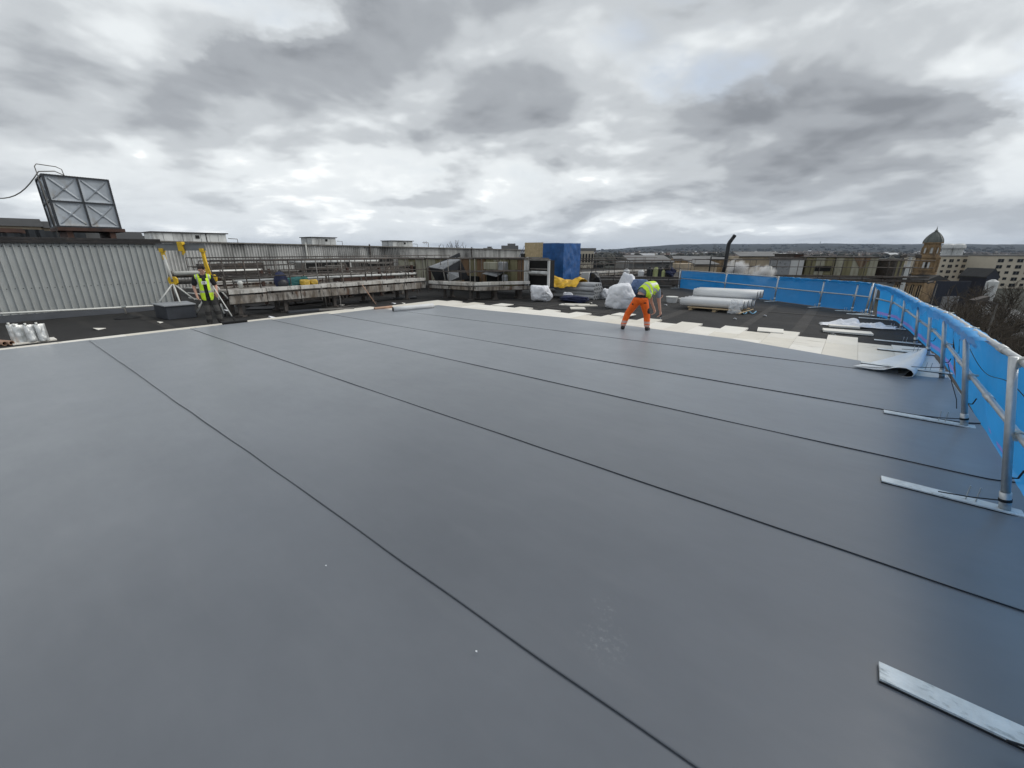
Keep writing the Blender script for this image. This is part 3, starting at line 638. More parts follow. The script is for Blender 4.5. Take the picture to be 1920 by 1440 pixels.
# --- lifting gantry: I-beam on two yellow heads, white poles, splayed legs
e = empty('lifting_gantry', (-17.6, 4.3, FELT), 'yellow and white portable lifting gantry behind the standing man', 'gantry')
ga, gb = onx(302, 462, -18.2), onx(377, 458, -17.2)
zt = 2.16; ga.z = gb.z = zt
mb = MB(); dirg = (gb - ga).normalized()
mb.bar(ga - dirg * .15, gb + dirg * .12, .014, .20); mb.bar(ga - dirg * .15 + Vector((0, 0, .10)), gb + dirg * .12 + Vector((0, 0, .10)), .09, .014); mb.bar(ga - dirg * .15 - Vector((0, 0, .10)), gb + dirg * .12 - Vector((0, 0, .10)), .09, .014)
mb.build('beam', M_IBEAM, e)
side = Vector((-dirg.y, dirg.x, 0))
for q, (p, hubz) in enumerate(((ga, 1.08), (gb, 1.15))):
    p = p.copy(); head = MB(); head.bar(p + Vector((0, 0, -.12)), p + Vector((.03, .01, (-.40, -.95)[q])), .07, .10, dirg); head.bar(p - dirg * .0 + Vector((0, 0, -.16)), p + Vector((0, 0, -.04)), .15, .12, dirg); head.build('upright_head', M_YELLOW, e, bevel=.01)
    hub = Vector((p.x + .25, p.y + .02, hubz)); MB().tube([p + Vector((.05, 0, -.25)), hub + Vector((0, 0, .05))], (.034, .028)[q], 10).build('upright', (M_WHITEP, M_YELLOW)[q], e, smooth=True)
    hb = MB(); hb.slab([hub + dirg * x + Vector((0, 0, z)) for x, z in ((-.16, .06), (-.10, .13), (.10, .13), (.16, .06), (.14, -.08), (.08, -.13), (-.08, -.13), (-.14, -.08))], side * .07); hb.build('hub_plate', M_YELLOW, e, bevel=.01)
    hb = MB(); hb.tube([hub + side * .05 + dirg * .0, hub - side * .02], .04, 8); hb.build('hub_bolt', M_GREYST, e)
    ft = ((-.28, .45, 0), (.45, .50, .28), (.40, -.28, .3), (-.35, -.45, .0)) if q == 0 else ((.55, -.25, 0), (.5, .5, 0), (-.45, .5, 0), (-.4, -.4, 0))
    for (ax, ay, zz) in ft:
        f0 = hub + dirg * ax + Vector((0, 0, 0)) - side * ay; f0.z = FELT + .07 if q else .41
        leg = MB().tube([hub + Vector((0, 0, -.08)) + (f0 - hub) * .05, f0], .023, 10).build('leg', M_WHITEP, e, smooth=True)
        if q:
            sl = MB(); m1 = hub.lerp(f0, .72); sl.tube([m1, hub.lerp(f0, .80)], .032, 8); sl.build('leg_sleeve', M_WHITEP, leg); ca = MB(); ca.tube([f0 + Vector((0, -.02, -.03)), f0 + Vector((0, .02, -.03))], .05, 10); ca.box(f0 + Vector((0, 0, .02)), (.12, .07, .03)); ca.build('castor', M_RUBBER, leg)
trol = MB(); cc = (ga + gb) / 2; trol.box(cc + Vector((0, 0, .02)), (.16, .16, .30), HEAD); trol.box(cc + Vector((.03, 0, .12)), (.22, .10, .10), .3); trol.tube([cc + Vector((0, 0, -.1)), cc + Vector((0, 0, -.25))], .03, 8); trol.tube([cc + Vector((.08, 0, -.02)), cc + Vector((.08, .02, -.2))], .04, 8); trol.build('hoist_trolley', M_YELLOW, e, bevel=.015)
for k in range(3):
    z = .52 - .17 * k; q0 = onx(325, 548, -17.9); MB().tube([(-18.3, 4.5, z + .28), (-17.5 + .1 * k, 5.0, z + .28 - .08 * k)], .022, 8).build('brace_tube', M_WHITEP, e, smooth=True)

# --- raised walkways
def walkway(label, p0, p1, width, zd, zf, legs, rails, step=1.05, kerb=.13, posts=None, back=True, dark=None, group='raised walkways over the old roof', seed=0, seglen=1.15, leanposts=.0):
    rnd = random.Random(seed); p0, p1 = Vector((p0[0], p0[1], 0)), Vector((p1[0], p1[1], 0)); d = (p1 - p0).normalized(); nb = Vector((-d.y, d.x, 0)); Lt = (p1 - p0).length
    ee = empty('raised_walkway', ((p0 + p1) / 2 + nb * width / 2 + Vector((0, 0, FELT))), label, 'walkway', group)
    z3 = lambda p, z: Vector((p.x, p.y, z)); m = dark or M_CONC
    s = 0; k = 0
    while s < Lt - .05:
        s1 = min(s + seglen, Lt); a, b = p0 + d * (s + .012), p0 + d * (s1 - .012); j = rnd.uniform(-.012, .012)
        MB().bar(z3(a + nb * (.06 + j), zd - kerb / 2 + .03 + j), z3(b + nb * (.06 + j), zd - kerb / 2 + .03 + j), .12, kerb).build('kerb_slab', dark or M_KERB, ee, bevel=.008)
        MB().bar(z3(a + nb * (.06 - j), (zd - kerb + zf) / 2 - .02), z3(b + nb * (.06 + j), (zd - kerb + zf) / 2 - .02), .06, zd - kerb - zf - .03).build('fascia_panel', m, ee, bevel=.006)
        MB().bar(z3(a + nb * (width / 2 + .06), zd - .035), z3(b + nb * (width / 2 + .06), zd - .035), width - .14, .05).build('deck_slab', m, ee)
        s = s1; k += 1
    MB().bar(z3(p0 + nb * .2, zf + .02), z3(p1 + nb * .2, zf + .02), .1, .12).bar(z3(p0 + nb * (width - .1), zf + .02), z3(p1 + nb * (width - .1), zf + .02), .1, .12).build('bearer', M_DARKST, ee)
    for t in legs:
        for w in (.25, width - .2):
            q = p0 + d * (Lt * t) + nb * w; lg = MB().bar(z3(q, FELT), z3(q, zf), .11, .11).build('leg', M_DARKST, ee); MB().box(z3(q, FELT + .03), (.26, .26, .05), HEAD).build('foot_plate', M_DARKST, lg)
    ps = posts or [i * step / Lt for i in range(int(Lt / step) + 1)]
    for t in ps:
        q = p0 + d * (Lt * t) + nb * .03; MB().tube([z3(q, zd - .25), z3(q + d * rnd.uniform(-.015, .015), rails[0])], .019, 6).build('rail_post', M_DARKST if rnd.random() < .7 else M_GREYST, ee, smooth=True)
        if back: q = q + nb * (width - .06); MB().tube([z3(q, zd - .1), z3(q, rails[0])], .018, 6).build('rail_post', M_DARKST, ee, smooth=True)
    for z in rails:
        MB().tube([z3(p0 + nb * .03 - d * .05, z), z3((p0 + p1) / 2 + nb * .03, z + rnd.uniform(-.012, .012)), z3(p1 + nb * .03 + d * .05, z)], .021, 6).build('handrail', M_DARKST, ee, smooth=True)
        if back: MB().tube([z3(p0 + nb * (width - .03), z), z3(p1 + nb * (width - .03), z)], .019, 6).build('handrail', M_DARKST, ee, smooth=True)
    return ee
wA = walkway('long stained white walkway with dark handrails behind the standing man', (-15.45, 4.85), (-15.45, 12.95), 1.15, .82, .40, (.04, .22, .45, .66, .88), (1.74, 1.24), 1.0, seed=1)
wB = walkway('second stained walkway behind the first, in the middle of the pipework', (-19.4, 5.6), (-19.4, 15.6), 1.0, .86, .50, (.05, .3, .55, .8), (1.66, 1.22), 1.25, seed=2)
wC = walkway('farthest walkway at the foot of the long streaked shed', (-24.5, 6.5), (-24.5, 23), 1.0, .92, .62, (.1, .35, .6, .85), (1.72, 1.3), 1.5, seed=3)
wD = walkway('short walkway section turning the corner below the tilted black housing', (-15.35, 13.0), (-12.85, 13.32), .95, .70, .40, (.3, .9), (1.72, 1.16), 1.2, seed=4)
wE = walkway('stained walkway section beside the crumpled white sack and louvred unit', (-12.78, 13.36), (-11.35, 15.55), .95, .70, .38, (.4, .85), (1.74, 1.18), 1.2, posts=[.02, .52, .96], seed=5)
# pipes and steelwork between the walkways
pipes = [((-21.8, 5.0, 1.16), (-21.8, 8.4, 1.16), .085, M_WHITEP, 'white insulated pipe behind the gantry'), ((-21.2, 9.4, 1.52), (-21.2, 14.4, 1.50), .06, M_PANELW, 'pale silver pipe running above the second walkway'),
         ((-22.4, 5.2, .78), (-22.4, 18.5, .76), .10, M_GREYST, 'thick grey pipe low behind the second walkway'), ((-23.2, 5.2, .98), (-23.2, 20.5, .98), .07, M_DARKST, 'dark steel pipe behind the thick grey pipe'),
         ((-17.7, 5.8, .98), (-17.7, 14.2, .92), .05, M_PANELW, 'thin pale pipe between the two nearest walkways'), ((-18.2, 5.4, .62), (-18.2, 14.8, .62), .09, M_DARKST, 'dark lagged pipe under the pipework between the nearest walkways'),
         ((-17.1, 5.3, 1.12), (-17.3, 11.0, 1.06), .04, M_GREYST, 'slim grey pipe just behind the long front walkway')]
for a, b, r, m_, lab in pipes:
    ee = empty('service_pipe', ((a[0] + b[0]) / 2, (a[1] + b[1]) / 2, FELT), lab, 'pipe', 'service pipes on the roof')
    MB().tube([a, b], r, 10).build('pipe', m_, ee, smooth=True); n = max(2, int((b[1] - a[1]) / 1.9))
    for k in range(n + 1):
        t = k / n; q = Vector(a).lerp(Vector(b), t); MB().tube([q - Vector((0, .025, 0)), q + Vector((0, .025, 0))], r + .02, 10).build('flange', M_GREYST, ee)
        MB().bar((q.x, q.y, FELT), (q.x, q.y, q.z - r), .05, .05).build('stand', M_DARKST, ee)
for k, (x, y0, y1, z0, z1, m_, lab) in enumerate([(-21.0, 6.3, 8.0, .25, .95, M_RUST, 'rusty duct box low behind the gantry'), (-20.9, 8.6, 10.4, .3, 1.0, M_DARKST, 'dark duct box low behind the second walkway'), (-17.6, 7.2, 9.6, .1, .72, M_DARKST, 'dark duct between the two nearest walkways'), (-18.7, 10.4, 13.4, .2, .9, M_RUST, 'long rusty duct between the two nearest walkways'), (-22.0, 15.2, 17.2, .3, 1.15, M_CONC, 'pale stained duct near the end of the second walkway'), (-26.4, 7.2, 10.2, .4, 1.4, M_DARKST, 'dark duct at the foot of the shed behind the gantry')]):
    ee = empty('service_duct', (x, (y0 + y1) / 2, FELT), lab, 'duct', 'service ducts on the roof'); n = 3
    for q in range(n): a_, b_ = lerp(y0, y1, q / n), lerp(y0, y1, (q + 1) / n); MB().span(x - .35, x + .35, a_ + .01, b_ - .01, z0, z1).build('duct_section', m_, ee, bevel=.01); MB().span(x - .39, x + .39, b_ - .03, b_ + .03, z0 - .03, z1 + .03).build('flange', M_GREYST, ee)
    for yy in (y0 + .2, y1 - .2): MB().span(x - .3, x + .3, yy - .04, yy + .04, FELT, z0).build('support', M_DARKST, ee)
rnd = random.Random(5)
for k in range(9):
    y = 5.9 + k * 1.25; x = rnd.choice((-17.9, -18.6, -21.0)); ee = empty('steel_stanchion', (x, y, FELT), '%s rusty steel stanchion from the left standing among the pipework' % ('first', 'second', 'third', 'fourth', 'fifth', 'sixth', 'seventh', 'eighth', 'ninth')[k], 'stanchion', 'rusty stanchions')
    MB().bar((x, y, FELT), (x, y, 1.1 + .25 * rnd.random()), .09, .12).build('column', M_RUST if k % 3 else M_GREYST, ee); MB().box((x, y, FELT + .02), (.25, .25, .03)).build('base_plate', M_DARKST, ee)
for k in range(14):
    y = 5.6 + k * .75; x = rnd.choice((-17.3, -18.9, -20.6, -23.6)); z = rnd.uniform(.9, 1.5); ee = empty('brace_frame', (x, y, FELT), '%s thin steel brace frame from the left among the pipework' % ('first', 'second', 'third', 'fourth', 'fifth', 'sixth', 'seventh', 'eighth', 'ninth', 'tenth', 'eleventh', 'twelfth', 'thirteenth', 'fourteenth')[k], 'steelwork', 'brace frames in the pipework')
    w = rnd.uniform(.5, 1.3); MB().tube([(x, y, FELT), (x, y, z)], .022, 5).build('upright', M_DARKST, ee); MB().tube([(x, y + w, FELT), (x, y + w, z)], .022, 5).build('upright', M_DARKST, ee); MB().tube([(x, y - .1, z - .03), (x, y + w + .1, z - .05)], .022, 5).build('cross_bar', M_GREYST, ee); MB().tube([(x + .02, y, .2), (x + .02, y + w, z - .1)], .018, 5).build('diagonal', M_RUST, ee)
# dark plant boxes low in front of the shed
for k, (y0, y1, x, z1, lab) in enumerate([(10.9, 12.6, -22.9, 1.55, 'dark open fronted plant box below the shed, left one'), (13.2, 14.3, -24.0, 1.5, 'small white framed fan unit below the shed'), (16.2, 18.8, -26.0, 1.6, 'long dark plant box below the shed, farthest one')]):
    ee = empty('plant_box', (x - .5, (y0 + y1) / 2, FELT), lab, 'plant unit', 'plant boxes below the shed')
    MB().span(x - 1, x, y0, y1, .2, z1).build('casing', M_GREYST, ee, bevel=.01); MB().span(x - .02, x + .004, y0 + .08, y1 - .08, .7, z1 - .1).build('opening', M_DARK, ee)
    for q in range(3): yy = lerp(y0, y1, q / 2); MB().bar((x + .02, yy, .2), (x + .02, yy, z1), .06, .05).build('frame_post', M_PANELW if k == 1 else M_DARKST, ee)
    if k == 1: MB().tube([(x + .02, 13.75, 1.1), (x + .05, 13.75, 1.1)], .32, 20).build('fan_ring', M_DARKST, ee)
    for q in (-.02,): MB().span(x - 1, x - .9, y0, y1, FELT, .2).span(x - .12, x - .02, y0, y1, FELT, .2).build('support', M_DARKST, ee)

# --- long shed with streaked ribbed cladding
e = empty('streaked_shed', (-34, 23, FELT), 'long low shed with soot streaked ribbed cladding across the back', 'building')
zt = lambda y: 2.50 - .012 * (y - 8)
profile_sheet(e, -30, 4.6, 40.6, .0, 2.5, .16, .07, .46, M_SHED, zt, per=12)
mb = MB(); mb.add([(-30.02, 4.6, -.06), (-30.02, 40.6, -.06), (-30.02, 40.6, zt(40.6) - .02), (-30.02, 4.6, zt(4.6) - .02), (-38, 4.6, -.06), (-38, 40.6, -.06), (-38, 40.6, zt(40.6) - .02), (-38, 4.6, zt(4.6) - .02)],
                  [(0, 1, 2, 3), (3, 2, 6, 7), (1, 5, 6, 2), (4, 0, 3, 7), (5, 4, 7, 6)]); mb.build('shed_core', M_SHED, e)
MB().bar((-29.92, 4.6, zt(4.6) + .02), (-29.92, 40.6, zt(40.6) + .02), .22, .07).build('eaves_trim', M_GREYST, e)
for y in (14.6, 19.6, 31): MB().tube([(-29.85, y, .9), (-29.85, y, zt(y) + .16)], .06, 8).build('downpipe', M_DARKST if y != 14.6 else M_WHITEP, e)
# roof-top huts behind the shed, white panelled with dark caps
for k, (y0, y1, x, z1, z0, lab, np_) in enumerate([(7.30, 11.25, -34, 3.12, 2.3, 'wide white panelled rooftop hut behind the shed, nearest the water tank', 8), (20.2, 22.6, -40, 3.22, 2.1, 'small white rooftop hut with dark cap, middle one on the shed', 4), (29.2, 31.9, -40, 3.06, 2.0, 'small white rooftop hut with dark cap, right hand one on the shed', 4)]):
    ee = empty('rooftop_hut', (x - 1, (y0 + y1) / 2, z0), lab, 'hut', 'rooftop huts behind the shed')
    MB().span(x - 2, x - .03, y0, y1, z0, z1).build('hut_core', M_PANELW, ee)
    w = (y1 - y0) / np_
    for q in range(np_): MB().span(x - .03, x + .01 * (q % 2), y0 + q * w + .02, y0 + (q + 1) * w - .02, z0, z1 - .04).build('wall_panel', M_PANELW, ee)
    for q in range(2): MB().span(x - 2 + q, x - 1.04 + q, y0 - .02, y0, z0, z1 - .04).build('wall_panel', M_PANELW, ee)
    MB().span(x - 2.1, x + .12, y0 - .12, y1 + .12, z1, z1 + .06).build('roof_cap', M_DARKTRIM, ee)
    q = y0 + (y1 - y0) * .55; MB().span(x + .01, x + .04, q, q + .22, z1 - .32, z1 - .12).build('vent', M_DARK, ee)
    MB().tube([(x, y1 + .1, z1 - .28), (x, y1 + .65, z1 - .3), (x, y1 + .65, z0)], .025, 6).build('railing', M_DARKST, ee)
    if k == 0: MB().span(x + .005, x + .03, y0 + 2.75, y0 + 2.80, z0, z1).build('corner_post', M_DARKTRIM, ee)
# tenements behind the tank: stone, slate roofs
def tenement(label, u0, u1, vt, dist, z0, roof_h, nwin, seed):
    a, b = ond(u0, vt, dist), ond(u1, vt, dist); a.z = b.z = 0; d = (b - a).normalized(); nb = Vector((-d.y, d.x, 0)); zt_ = ond((u0 + u1) / 2, vt, dist).z; Lt = (b - a).length; rn = random.Random(seed)
    ee = empty('tenement', (a + b) / 2 + Vector((0, 0, z0)), label, 'tenement', 'sandstone tenements behind the plant room')
    ze = zt_ - roof_h; z3 = lambda p, z: (p.x, p.y, z)
    MB().slab([z3(a, z0), z3(b, z0), z3(b, ze), z3(a, ze)], nb * 8).build('wall', M_STONE, ee)
    MB().add([z3(a - nb * .3 - d * .2, ze), z3(b - nb * .3 + d * .2, ze), z3(b + nb * 3.5 + d * .2, zt_), z3(a + nb * 3.5 - d * .2, zt_), z3(b + nb * 8 + d * .2, ze), z3(a + nb * 8 - d * .2, ze)], [(0, 1, 2, 3), (3, 2, 4, 5), (0, 3, 5), (1, 4, 2)]).build('roof', M_SLATE, ee)
    for r in range(2):
        for k in range(nwin):
            p = a + d * (Lt * (k + .5) / nwin); zz = ze - .62 - r * 1.3
            if zz - .5 < z0: continue
            wn = MB().slab([z3(p - d * .33 - nb * .05, zz - .5), z3(p + d * .33 - nb * .05, zz - .5), z3(p + d * .33 - nb * .05, zz + .35), z3(p - d * .33 - nb * .05, zz + .35)], -nb * .03).build('window', M_GLASS, ee)
            MB().slab([z3(p - d * .45 - nb * .05, zz - .62), z3(p + d * .45 - nb * .05, zz - .62), z3(p + d * .45 - nb * .05, zz - .5), z3(p - d * .45 - nb * .05, zz - .5)], -nb * .12).build('sill', M_PANELW, wn)
    return ee
tenement('sandstone tenement with a raised slate roof at the far left edge', -60, 70, 405, 66, -4, .9, 12, 1)
tenement('sandstone tenement with lower slate roof left of the water tank', 70, 150, 413, 66.5, -4, .8, 7, 2)
tenement('sandstone tenement just right of the water tank', 150, 262, 432, 67, -4, .9, 10, 3)
tenement('lowest dark roofed tenement beside the white rooftop hut', 262, 300, 441, 68, -4, .8, 3, 4)
tag(MB().box(onx(8, 432, -21.5), (.5, .7, .12), .2).box(onx(22, 434, -21.5), (.3, .5, .10), .5).build('roof_rubble', M_RUST), 'heap of dark rubble on the plant room roof, left of the tank', 'rubble')
# ================================================================ middle: plant housings, materials, far roofs
M_STAIN = [mat('stained_panel_%s' % n, c, .75, 0, .18, 1.2, .2, 25, dirt=dd) for n, c, dd in (
    ('cream', (.36, .35, .27), [((.13, .10, .055), .46, 1.5, (2.4, 2.4, .16)), ((.05, .04, .03), .30, 2.5, (2, 2, .4))]),
    ('olive', (.22, .20, .11), [((.09, .07, .035), .48, 1.8, (2.4, 2.4, .14)), ((.33, .32, .25), .25, 1.6, (3, 3, .1))]),
    ('rust', (.19, .115, .06), [((.06, .04, .03), .46, 1.6, (2.4, 2.4, .16)), ((.33, .30, .23), .28, 1.8, (3, 3, .12))]))]
M_BLACKM = mat('black_sheet_metal', (.028, .030, .034), .45, .2, .2, 4, .1, 30, rvar=.1, dirt=((.10, .10, .10), .22, 5, (1, 1, 1)))
M_PEEL = mat('peeling_silver_top', (.30, .31, .32), .6, .2, .2, 5, .3, 25, dirt=[((.07, .07, .075), .45, 5, (1, 1, 1)), ((.62, .63, .64), .22, 9, (1, 1, 1))])
M_OSB = mat('chipboard', (.50, .39, .23), .85, 0, .2, 5, .2, 30, dirt=[((.64, .54, .38), .42, 9, (1, 1, 1)), ((.30, .21, .11), .34, 11, (1, 1, 1))])
M_TARPB = mat('blue_tarpaulin', (.012, .085, .27), .42, 0, .35, 4, 1.0, 4, rvar=.1)
M_TARPY = mat('yellow_tarpaulin', (.72, .42, .015), .42, 0, .15, 4, .4, 14)
M_SACK = mat('white_woven_sack', (.80, .81, .84), .6, 0, .07, 6, .5, 16)
M_POLY = mat('clear_polythene', (.70, .72, .74), .22, 0, .08, 6, .5, 20, alpha=.55)
M_NAVY = mat('navy_cloth', (.020, .027, .07), .8, 0, .3, 6, .4, 20)
M_STEELG = mat('grey_roll', (.40, .41, .42), .5, .1, .12, 5, .1, 30)
M_WOOD = mat('pale_pallet_wood', (.46, .35, .21), .8, 0, .2, 6, .2, 40)
def vbox(e, name, u0, u1, v0, v1, y, depth, m, inset=0.0, bevel=.01):
    a, b = ony(u0, v0, y), ony(u1, v1, y); return MB().span(a.x, b.x, y + inset, y + depth, min(a.z, b.z), max(a.z, b.z)).build(name, m, e, bevel=bevel)
def panelled(label, x0, x1, y, depth, z0, z1, mats, n, cap=True, name='plant_housing', group='stained plant housings'):
    e = empty(name, ((x0 + x1) / 2, y + depth / 2, z0), label, 'plant unit', group)
    MB().span(x0 + .02, x1 - .02, y + .03, y + depth, z0, z1).build('casing', mats[0], e); w = (x1 - x0) / n
    for k in range(n): MB().span(x0 + k * w + .012, x0 + (k + 1) * w - .012, y + .004 * (k % 2), y + .03, z0 + .02, z1 - .02).build('panel', mats[k % len(mats)], e)
    for k in range(max(1, int(depth / .6))):
        yy = y + .04 + k * depth / max(1, int(depth / .6)); MB().span(x1 - .02, x1 + .012, yy + .01, yy + depth / max(1, int(depth / .6)) - .03, z0 + .02, z1 - .02).build('panel', mats[k % len(mats)], e)
    if cap: MB().span(x0 - .06, x1 + .06, y - .08, y + depth, z1, z1 + .045).build('lid', M_DARKST, e)
    return e
e = panelled('stained olive plant housing with a dark opening, left of the tilted black housing', -22.2, -19.7, 16.5, 1.6, .35, 1.56, [M_STAIN[0], M_STAIN[1]], 3)
MB().span(-21.5, -20.6, 16.46, 16.5, .65, 1.15).build('opening', M_DARK, e); MB().span(-21.5, -20.6, 16.30, 16.48, 1.2, 1.42).build('hood', M_STAIN[0], e)
e = panelled('cream streaked plant housing just behind the tilted black housing', -19.6, -16.3, 16.5, 1.6, .35, 1.60, [M_STAIN[0], M_STAIN[1], M_STAIN[0]], 4)
e = panelled('rust stained plant housing right of the tilted black housing', -16.2, -14.5, 16.0, 1.9, .40, 1.66, [M_STAIN[2], M_STAIN[1]], 3)
MB().span(-15.9, -14.9, 15.9, 16.0, .45, .80).build('opening', M_DARK, e)
e = panelled('cream plant housing with jutting hoods in the middle of the plant row', -14.45, -12.95, 16.0, 1.9, .40, 1.66, [M_STAIN[1], M_STAIN[0]], 3)
MB().span(-14.2, -13.15, 15.55, 16.0, 1.18, 1.52).build('hood', M_STAIN[0], e, bevel=.02); MB().span(-14.15, -13.2, 15.70, 16.02, .55, .92).build('opening', M_DARK, e)
h = MB(); h.slab([(-14.1, 15.35, .98), (-13.25, 15.40, .86), (-13.25, 16.0, 1.06), (-14.1, 16.0, 1.10)], (0, 0, .02)); h.build('hood_flap', M_PEEL, e)
MB().lathe((-13.0, 15.75, .62), [(.15, 0), (.15, .26), (.11, .34)], 12).build('cowl', M_PEEL, e); MB().span(-13.22, -12.95, 15.5, 15.95, 1.12, 1.55).build('cowl', M_PEEL, e, bevel=.04)
e = panelled('olive streaked plant housing left of the louvred frame', -12.9, -12.0, 16.0, 1.9, .40, 1.66, [M_STAIN[1], M_STAIN[2]], 2)
# louvred open unit in a pale frame
e = empty('louvred_unit', (-11.2, 16.4, .5), 'open louvred unit in a pale steel frame left of the blue tarpaulin', 'plant unit')
LX0, LX1, LY = -11.90, -10.60, 15.9
MB().span(LX0, LX1 - .06, LY + .25, LY + .55, .45, 1.64).build('dark_interior', M_DARK, e)
for x in (LX0, LX0 + .14, LX1): MB().bar((x, LY, .42), (x, LY, 1.68), .09, .09).build('frame_post', M_PANELW, e)
for z in (1.66, .46): MB().bar((LX0 - .05, LY, z), (LX1 + .05, LY, z), .1, .07).build('frame_rail', M_GREYST, e)
MB().tube([(LX0, LY + .02, 1.10), (LX1, LY + .02, 1.10)], .075, 10).build('cross_drum', M_PANELW, e, smooth=True)
for z in (1.26, 1.0): MB().span(LX0 + .2, LX1 - .1, LY + .1, LY + .24, z - .03, z + .02).build('louvre_blade', M_GREYST, e)
# tilted black housing standing on the corner walkway
e = empty('tilted_housing', (-15.2, 14.6, .62), 'tilted black metal housing with a peeling silver top', 'plant unit')
C0 = Vector((-15.35, 14.35, 1.12)); M3 = Matrix.Rotation(R(12), 3, 'Z') @ Matrix.Rotation(R(-8), 3, 'Y')
def L3(x, y, z): return C0 + M3 @ Vector((x, y, z))
mb = MB(); mb.add([L3(-.62, -.35, -.5), L3(.52, -.45, -.5), L3(.75, .5, -.5), L3(-.5, .5, -.5), L3(-.86, -.40, .30), L3(.1, -.62, .08), L3(.86, -.2, .42), L3(.0, .55, .62)],
             [(0, 3, 2, 1), (0, 1, 5, 4), (1, 2, 6, 5), (2, 3, 7, 6), (3, 0, 4, 7)]); mb.build('casing', M_BLACKM, e)
mb = MB(); mb.add([L3(-.90, -.42, .315), L3(.1, -.66, .095), L3(.90, -.21, .435), L3(.0, .58, .64)], [(0, 1, 2, 3)]); o = mb.build('lid', M_PEEL, e); o.modifiers.new('s', 'SOLIDIFY').thickness = .04
MB().slab([L3(.25, -.55, -.5), L3(1.0, -.75, -.38), L3(.85, -.5, -.1), L3(.2, -.52, -.05)], (0, -.02, 0)).build('bent_flap', M_PEEL, e)
MB().slab([L3(-.5, .1, .5), L3(.35, .5, .78), L3(.38, .5, .62), L3(-.45, .1, .40)], (.03, .05, 0)).build('bent_lip', M_BLACKM, e)
MB().tube([L3(.1, -.60, -.5), L3(.1, -.63, .08)], .03, 6).build('corner_angle', M_GREYST, e)
# chipboard and blue tarpaulin wrapped stack
a = ony(984, 455, 19.2); b = ony(1018, 486, 19.2); e = empty('chipboard_sheet', (lerp(a.x, b.x, .5), 19.2, 1.4), 'chipboard sheets standing against the blue tarpaulin', 'board')
MB().span(a.x, b.x, 19.2, 19.23, 1.72, a.z).build('board', M_OSB, e); MB().span(a.x + .05, b.x - .1, 19.18, 19.197, 1.4, 1.66).build('board', M_OSB, e)
mb = MB(); mb.tube([(a.x + .02, 19.15, 2.3), (a.x - .42, 19.1, 1.55)], .012, 5); mb.tube([(a.x - .02, 19.15, 2.05), (a.x - .36, 19.1, 1.5)], .012, 5); mb.build('tie_rope', M_TARPB, e); MB().span(a.x - .2, a.x + .02, 19.1, 19.3, 1.4, 1.9).build('blue_prop', M_BLACKM, e)
def draped(mb, x0, x1, y0, y1, z0, z1, seed, amp=.05, nseg=44, nz=22, flare=.05):
    per = [(x0, y0), (x1, y0), (x1, y1), (x0, y1)]; pts = []
    for i in range(4):
        p, q = per[i], per[(i + 1) % 4]
        for k in range(nseg // 4): t = k / (nseg // 4); pts.append((lerp(p[0], q[0], t), lerp(p[1], q[1], t)))
    n = len(pts); cx, cy = (x0 + x1) / 2, (y0 + y1) / 2; o = len(mb.v)
    for j in range(nz + 1):
        t = j / nz; z = lerp(z1, z0, t)
        for k, (x, y) in enumerate(pts):
            f = 1 + flare * t; w = amp * (fn((x * 1.8, y * 1.8, z * 1.1 + seed)) + .6 * fn((x * 4 + z, y * 4, z * 2.5 + seed))) * min(1, t * 3 + .15)
            r = max(.01, math.hypot(x - cx, y - cy)); mb.v.append(Vector((cx + (x - cx) * (f + w / r), cy + (y - cy) * (f + w / r), z + .02 * fn((x * 2, y * 2, seed)))))
    for j in range(nz):
        for k in range(n): mb.f.append([o + j * n + k, o + j * n + (k + 1) % n, o + (j + 1) * n + (k + 1) % n, o + (j + 1) * n + k]); mb.mi.append(0)
    mb.f.append([o + k for k in range(n)]); mb.mi.append(0)
mb = MB(); a, b = ony(1021, 456, 19.0), ony(1080, 456, 20.2); draped(mb, -13.0, -11.72, 18.9, 20.6, .15, 2.42, 3, .05, 96, 44, .015)
# second face seen to the right of the corner
tag(mb.build('tarpaulin_wrapped_stack', M_TARPB, smooth=False), 'tall stack wrapped in creased dark blue tarpaulin', 'wrapped stack')
tag(MB().box((-10.95, 19.9, .65), (.42, .12, .62), .1).build('polystyrene_sheet', M_PANELW, bevel=.01), 'small white sheet standing right of the blue tarpaulin', 'sheet')
# grey rolls stacked like a honeycomb with yellow tarpaulin on top
NM = iter(['bottom row, %s' % w for w in ('front', 'second', 'third', 'back')] + ['middle row, %s' % w for w in ('front', 'second', 'back')] + ['upper row, %s' % w for w in ('front', 'second', 'third', 'back')] + ['top row, %s' % w for w in ('front', 'second', 'back')])
for row in range(4):
    for k in range(4 - row % 2):
        y = 17.0 + (k + .5 * (row % 2)) * .21; z = FELT + .11 + row * .175
        x1 = -8.85 + .03 * fn((row, k, 0)); hollow_tube((x1 - 2.1, y, z), (x1, y, z), .10, M_STEELG, 'grey roll in the honeycomb stack under the yellow tarpaulin, %s' % next(NM), 'grey_roll', 'roll', 'stacked grey rolls', .035, M_DARK)
mb = MB()
def tarpy(a, b):
    x = -11.45 + 1.85 * a; s = (b - .5) * 2; y = 17.25 + s * .62; z = .80 - .34 * abs(s) ** 2.2 + .09 * fn((x * 2.6, s * 2, 3)) + .05 * fn((x * 6, s * 5, 8)) + .05 * math.sin(a * 9)
    return Vector((x + .07 * fn((s * 3, a * 5, 1)), y + .06 * fn((x * 4, s * 3, 7)), z))
mb.grid(tarpy, 46, 30); tag(mb.build('yellow_tarpaulin', M_TARPY, smooth=True), 'rumpled yellow tarpaulin thrown over the grey rolls', 'tarpaulin')
